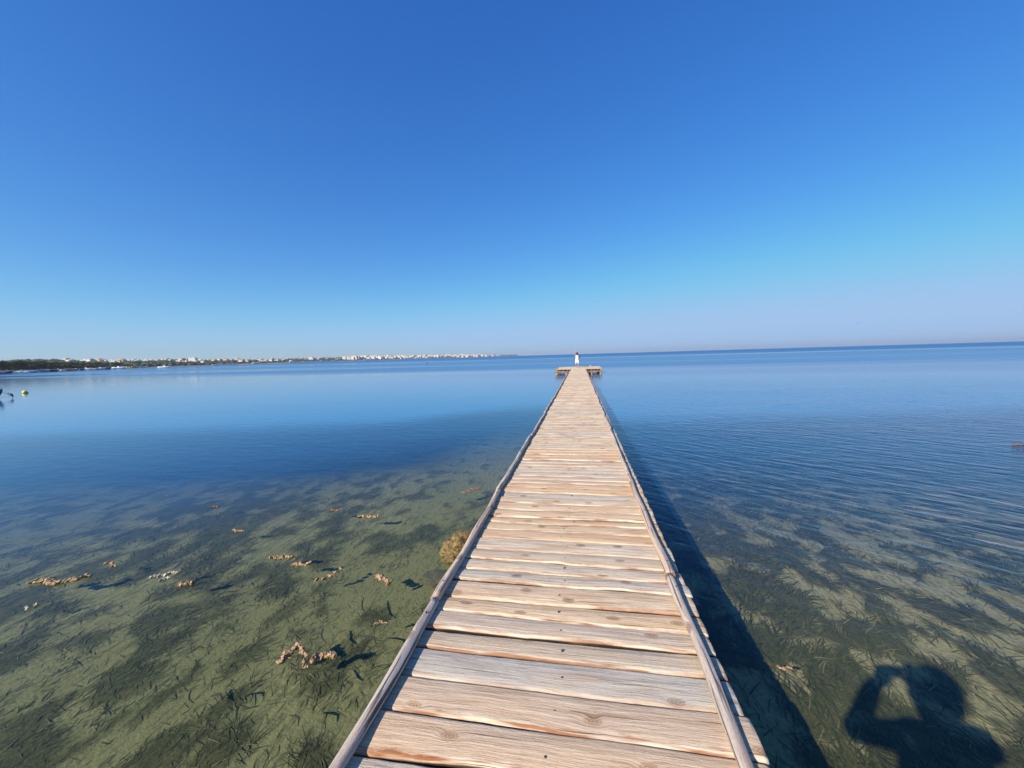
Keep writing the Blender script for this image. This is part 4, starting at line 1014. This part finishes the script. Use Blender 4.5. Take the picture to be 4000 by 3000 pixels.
def moor(px, L, hm, kind, label, dD=0., ang=0., rail=None, z=.0):
    e = boat(L * 1.2, L * .42, L * .15 + .1, hm, kind, rail=rail); D = float(shore(px)) - 3 - dD; p = at(px, D); e.location = (p.x, p.y, z + .05); e.scale = (1, 1, 1.25)
    p2 = at(px + 30, float(shore(px + 30)) - 3 - dD); e.rotation_euler = (0, 0, math.atan2(p2.y - p.y, p2.x - p.x) * .0 + (math.atan2(p.y, p.x) - math.pi / 2) * .35 + ang)
    tag(e, label, 'boat', 'small boats moored along the far left shore'); return e
moor(-30, 6, M_hblack, 'open', 'black low open boat cut by the left edge of the picture on the far shore', 4)
moor(18, 6.5, M_hblack, 'cover', 'long dark boat under a cover, leftmost of the shore boats fully in view', 4, rail=M_dark)
moor(62, 6.5, M_hwhite, 'motor', 'long low white open motorboat right of the leftmost dark boat', 5)
moor(95, 5.8, M_hwhite, 'motor', 'white and dark open boat directly left of the blue covered boat', 5, .1)
moor(122, 6, M_hblue, 'cover', 'boat under a blue tarp among the shore boats', 5)
moor(168, 7, M_hteal, 'cover', 'long pale green boat right of the blue covered boat', 6, rail=M_white)
moor(203, 7, M_navy, 'open', 'long navy boat with a bright white rail on the far left shore', 6)
moor(229, 5.5, M_hwhite, 'cabin', 'white motorboat with a cabin right of the long navy boat', 9, -.5)
moor(242, 4.2, M_hwhite, 'open', 'small white boat directly right of the white cabin motorboat', 3, .6)
moor(258, 4.8, M_hblack, 'motor', 'small dark boat with white rail between two white boats', 4)
moor(281, 7, M_hred, 'open', 'red boat with pale rail drawn up on the shore', 3, .2)
moor(297, 4.5, M_hwhite, 'cabin', 'small white cabin boat directly right of the red boat', 5, .2)
moor(311, 6, M_hblack, 'cover', 'dark covered boat right of the small white cabin boat', 3, rail=M_dark)
moor(335, 8, M_hwhite, 'cabin', 'broad white cabin boat, left of the pair near the middle of the row', 4)
moor(357, 7.5, M_hwhite, 'motor', 'white open motorboat right of the broad cabin boat', 5)
moor(390, 7, M_hwhite, 'cabin', 'bright white launch left of the dark hulled boats', 7, .5)
moor(410, 10, M_navy, 'cover', 'long dark navy covered boat in the right half of the row', 4, rail=M_dark)
moor(438, 7, M_hteal, 'open', 'pale green open boat between the navy covered boat and the big white launch', 5)
moor(462, 11, M_hwhite, 'cabin', 'biggest white cabin launch near the right end of the shore boats', 6)
moor(483, 5, M_hwhite, 'motor', 'last small white boat at the right end of the shore boats', 8, .8)
for (px, py, lb) in ((1310 * .3165 + 650, 1418, 'tiny white boat off the pale quay in front of the hillside houses'), (642, 1438, 'tiny white boat near shore right of the yellow building')):
    p = hit(px, py); e = boat(9, 3, 1.5, M_hwhite, 'cabin'); e.location = (p.x, p.y, 0); e.rotation_euler = (0, 0, .4); tag(e, lb, 'boat')

# the nearer boat whose bow enters the picture at the left edge
p0 = hit(10, 1556); fwd0 = Vector(ray(2000, 1500)); rt = (RM @ Vector((1, 0, 0))); rt.z = 0; rt.normalize(); yaw = math.atan2(rt.y, rt.x) - .05
e = boat(5.2, 1.9, .52, M_navy, 'open'); e.name = 'rowing_boat'; d = Vector((math.cos(yaw), math.sin(yaw), 0)); e.location = Vector((p0.x, p0.y, 0)) - d * 2.6; e.rotation_euler = (0, 0, yaw)
tag(e, 'dark hulled boat with white rail, its bow entering at the left picture edge', 'boat')
bowp = Vector((p0.x, p0.y, .55))
f1 = hit(28, 1541) ; f1 = at(28, (f1 - Vector((0, 0, CAM_H))).dot(fwd0) / fwd0.dot(fwd0) * .0 + (p0 - Vector((0, 0, CAM_H))).dot(fwd0) / fwd0.dot(fwd0), .27)
f2 = hit(52, 1549)
mb = MB(); mb.tube([bowp + Vector((0, 0, -.05)), (bowp + f1) / 2 + Vector((0, 0, -.10)), f1, (f1 + f2) / 2 + Vector((0, 0, -.03)), f2 + Vector((0, 0, -.03))], .018, 6)
o = mb.build('mooring_rope', simple('dark_rope', (.10, .10, .11), .8, .2, 20), None, True); tag(o, 'thin dark mooring rope running from the boat bow at the left edge into the water', 'rope')
mb = MB(); mb.ell((0, 0, 0), (.16, .09, .085)); mb.tube([(-.24, 0, .03), (.24, 0, -.03)], .03, 8); o = mb.build('rope_float', M_navy, None, True); o.location = f1 + Vector((.05, 0, -.02)); o.rotation_euler = (0, .4, yaw)
tag(o, 'small dark float threaded on the mooring rope beside the boat bow', 'float')
# yellow buoy
p = hit(97, 1536); by = empty('buoy', (p.x, p.y, .03)); tag(by, 'round yellow buoy floating right of the boat bow near the left edge', 'buoy')
mb = MB(); mb.ell((0, 0, .05), (.165, .165, .165), 24, 16); mb.build('float', simple('yellow_plastic', (.85, .62, .05), .4, .08, 6), by, True)
mb = MB(); dv = Vector((p.x, p.y, 0)).normalized(); rv = Vector((dv.y, -dv.x, 0)); mb.tube([rv * .11 - dv * .06, rv * .18 - dv * .10 + Vector((0, 0, -.02))], [.075, .05], 12); mb.build('shade_stub', M_dark, by, True)  # dark stub added for the shaded right side of the float
# tiny dark marker far out
p = hit(1669, 1420.5); mb = MB(); mb.ell((0, 0, .1), (.22, .22, .25)); mb.tube([(0, 0, .2), (0, 0, .5)], .05, 8); o = mb.build('marker_buoy', M_dark, None, True); o.location = (p.x, p.y, 0)
tag(o, 'tiny dark marker buoy far out on calm water left of the jetty platform', 'buoy')
# seabird
p = at(3351, 170); p = Vector((0, 0, CAM_H)) + ray(3351, 1263) * 170
bd_ = MB(); bd_.ell((0, 0, 0), (.10, .28, .09), 10, 8)
bd_.add([(0, .1, .04), (0, -.1, .04), (.42, -.02, .16), (.42, .12, .16), (.75, -.08, .05)], [(0, 1, 2, 3)], [(3, 2, 4)]); bd_.add([(0, .1, .04), (0, -.1, .04), (-.42, -.02, .16), (-.42, .12, .16), (-.75, -.08, .05)], [(0, 1, 2, 3)], [(3, 2, 4)])
bd_.tube([(0, .22, .0), (0, .34, .02), (0, .42, .0)], [.05, .045, .01], 8); bd_.add([(-.06, -.22, 0), (.06, -.22, 0), (.1, -.45, 0), (-.1, -.45, 0)], [(0, 1, 2, 3)])
o = bd_.build('seabird', simple('dark_feathers', (.06, .06, .07), .8), None, True); o.location = p; o.rotation_euler = (0, 0, 1.3); tag(o, 'tiny dark seabird flying low over the sea at the right', 'bird')

# ------------------------------------------------------------------ haze over the bay
mb = MB(); mb.box((0, 5500, 47), (30000, 20000, 110)); hz_o = mb.build('haze', None); tag(hz_o, 'thin pale sea haze over the bay', 'haze', kind='stuff')
m = bpy.data.materials.new('haze'); m.use_nodes = True; t = m.node_tree; t.nodes.remove(t.nodes['Principled BSDF'])
pv = t.nodes.new('ShaderNodeVolumePrincipled'); pv.inputs['Color'].default_value = (.80, .87, 1, 1); pv.inputs['Density'].default_value = .00009; pv.inputs['Anisotropy'].default_value = .2
t.links.new(pv.outputs[0], t.nodes['Material Output'].inputs['Volume']); hz_o.data.materials.append(m)
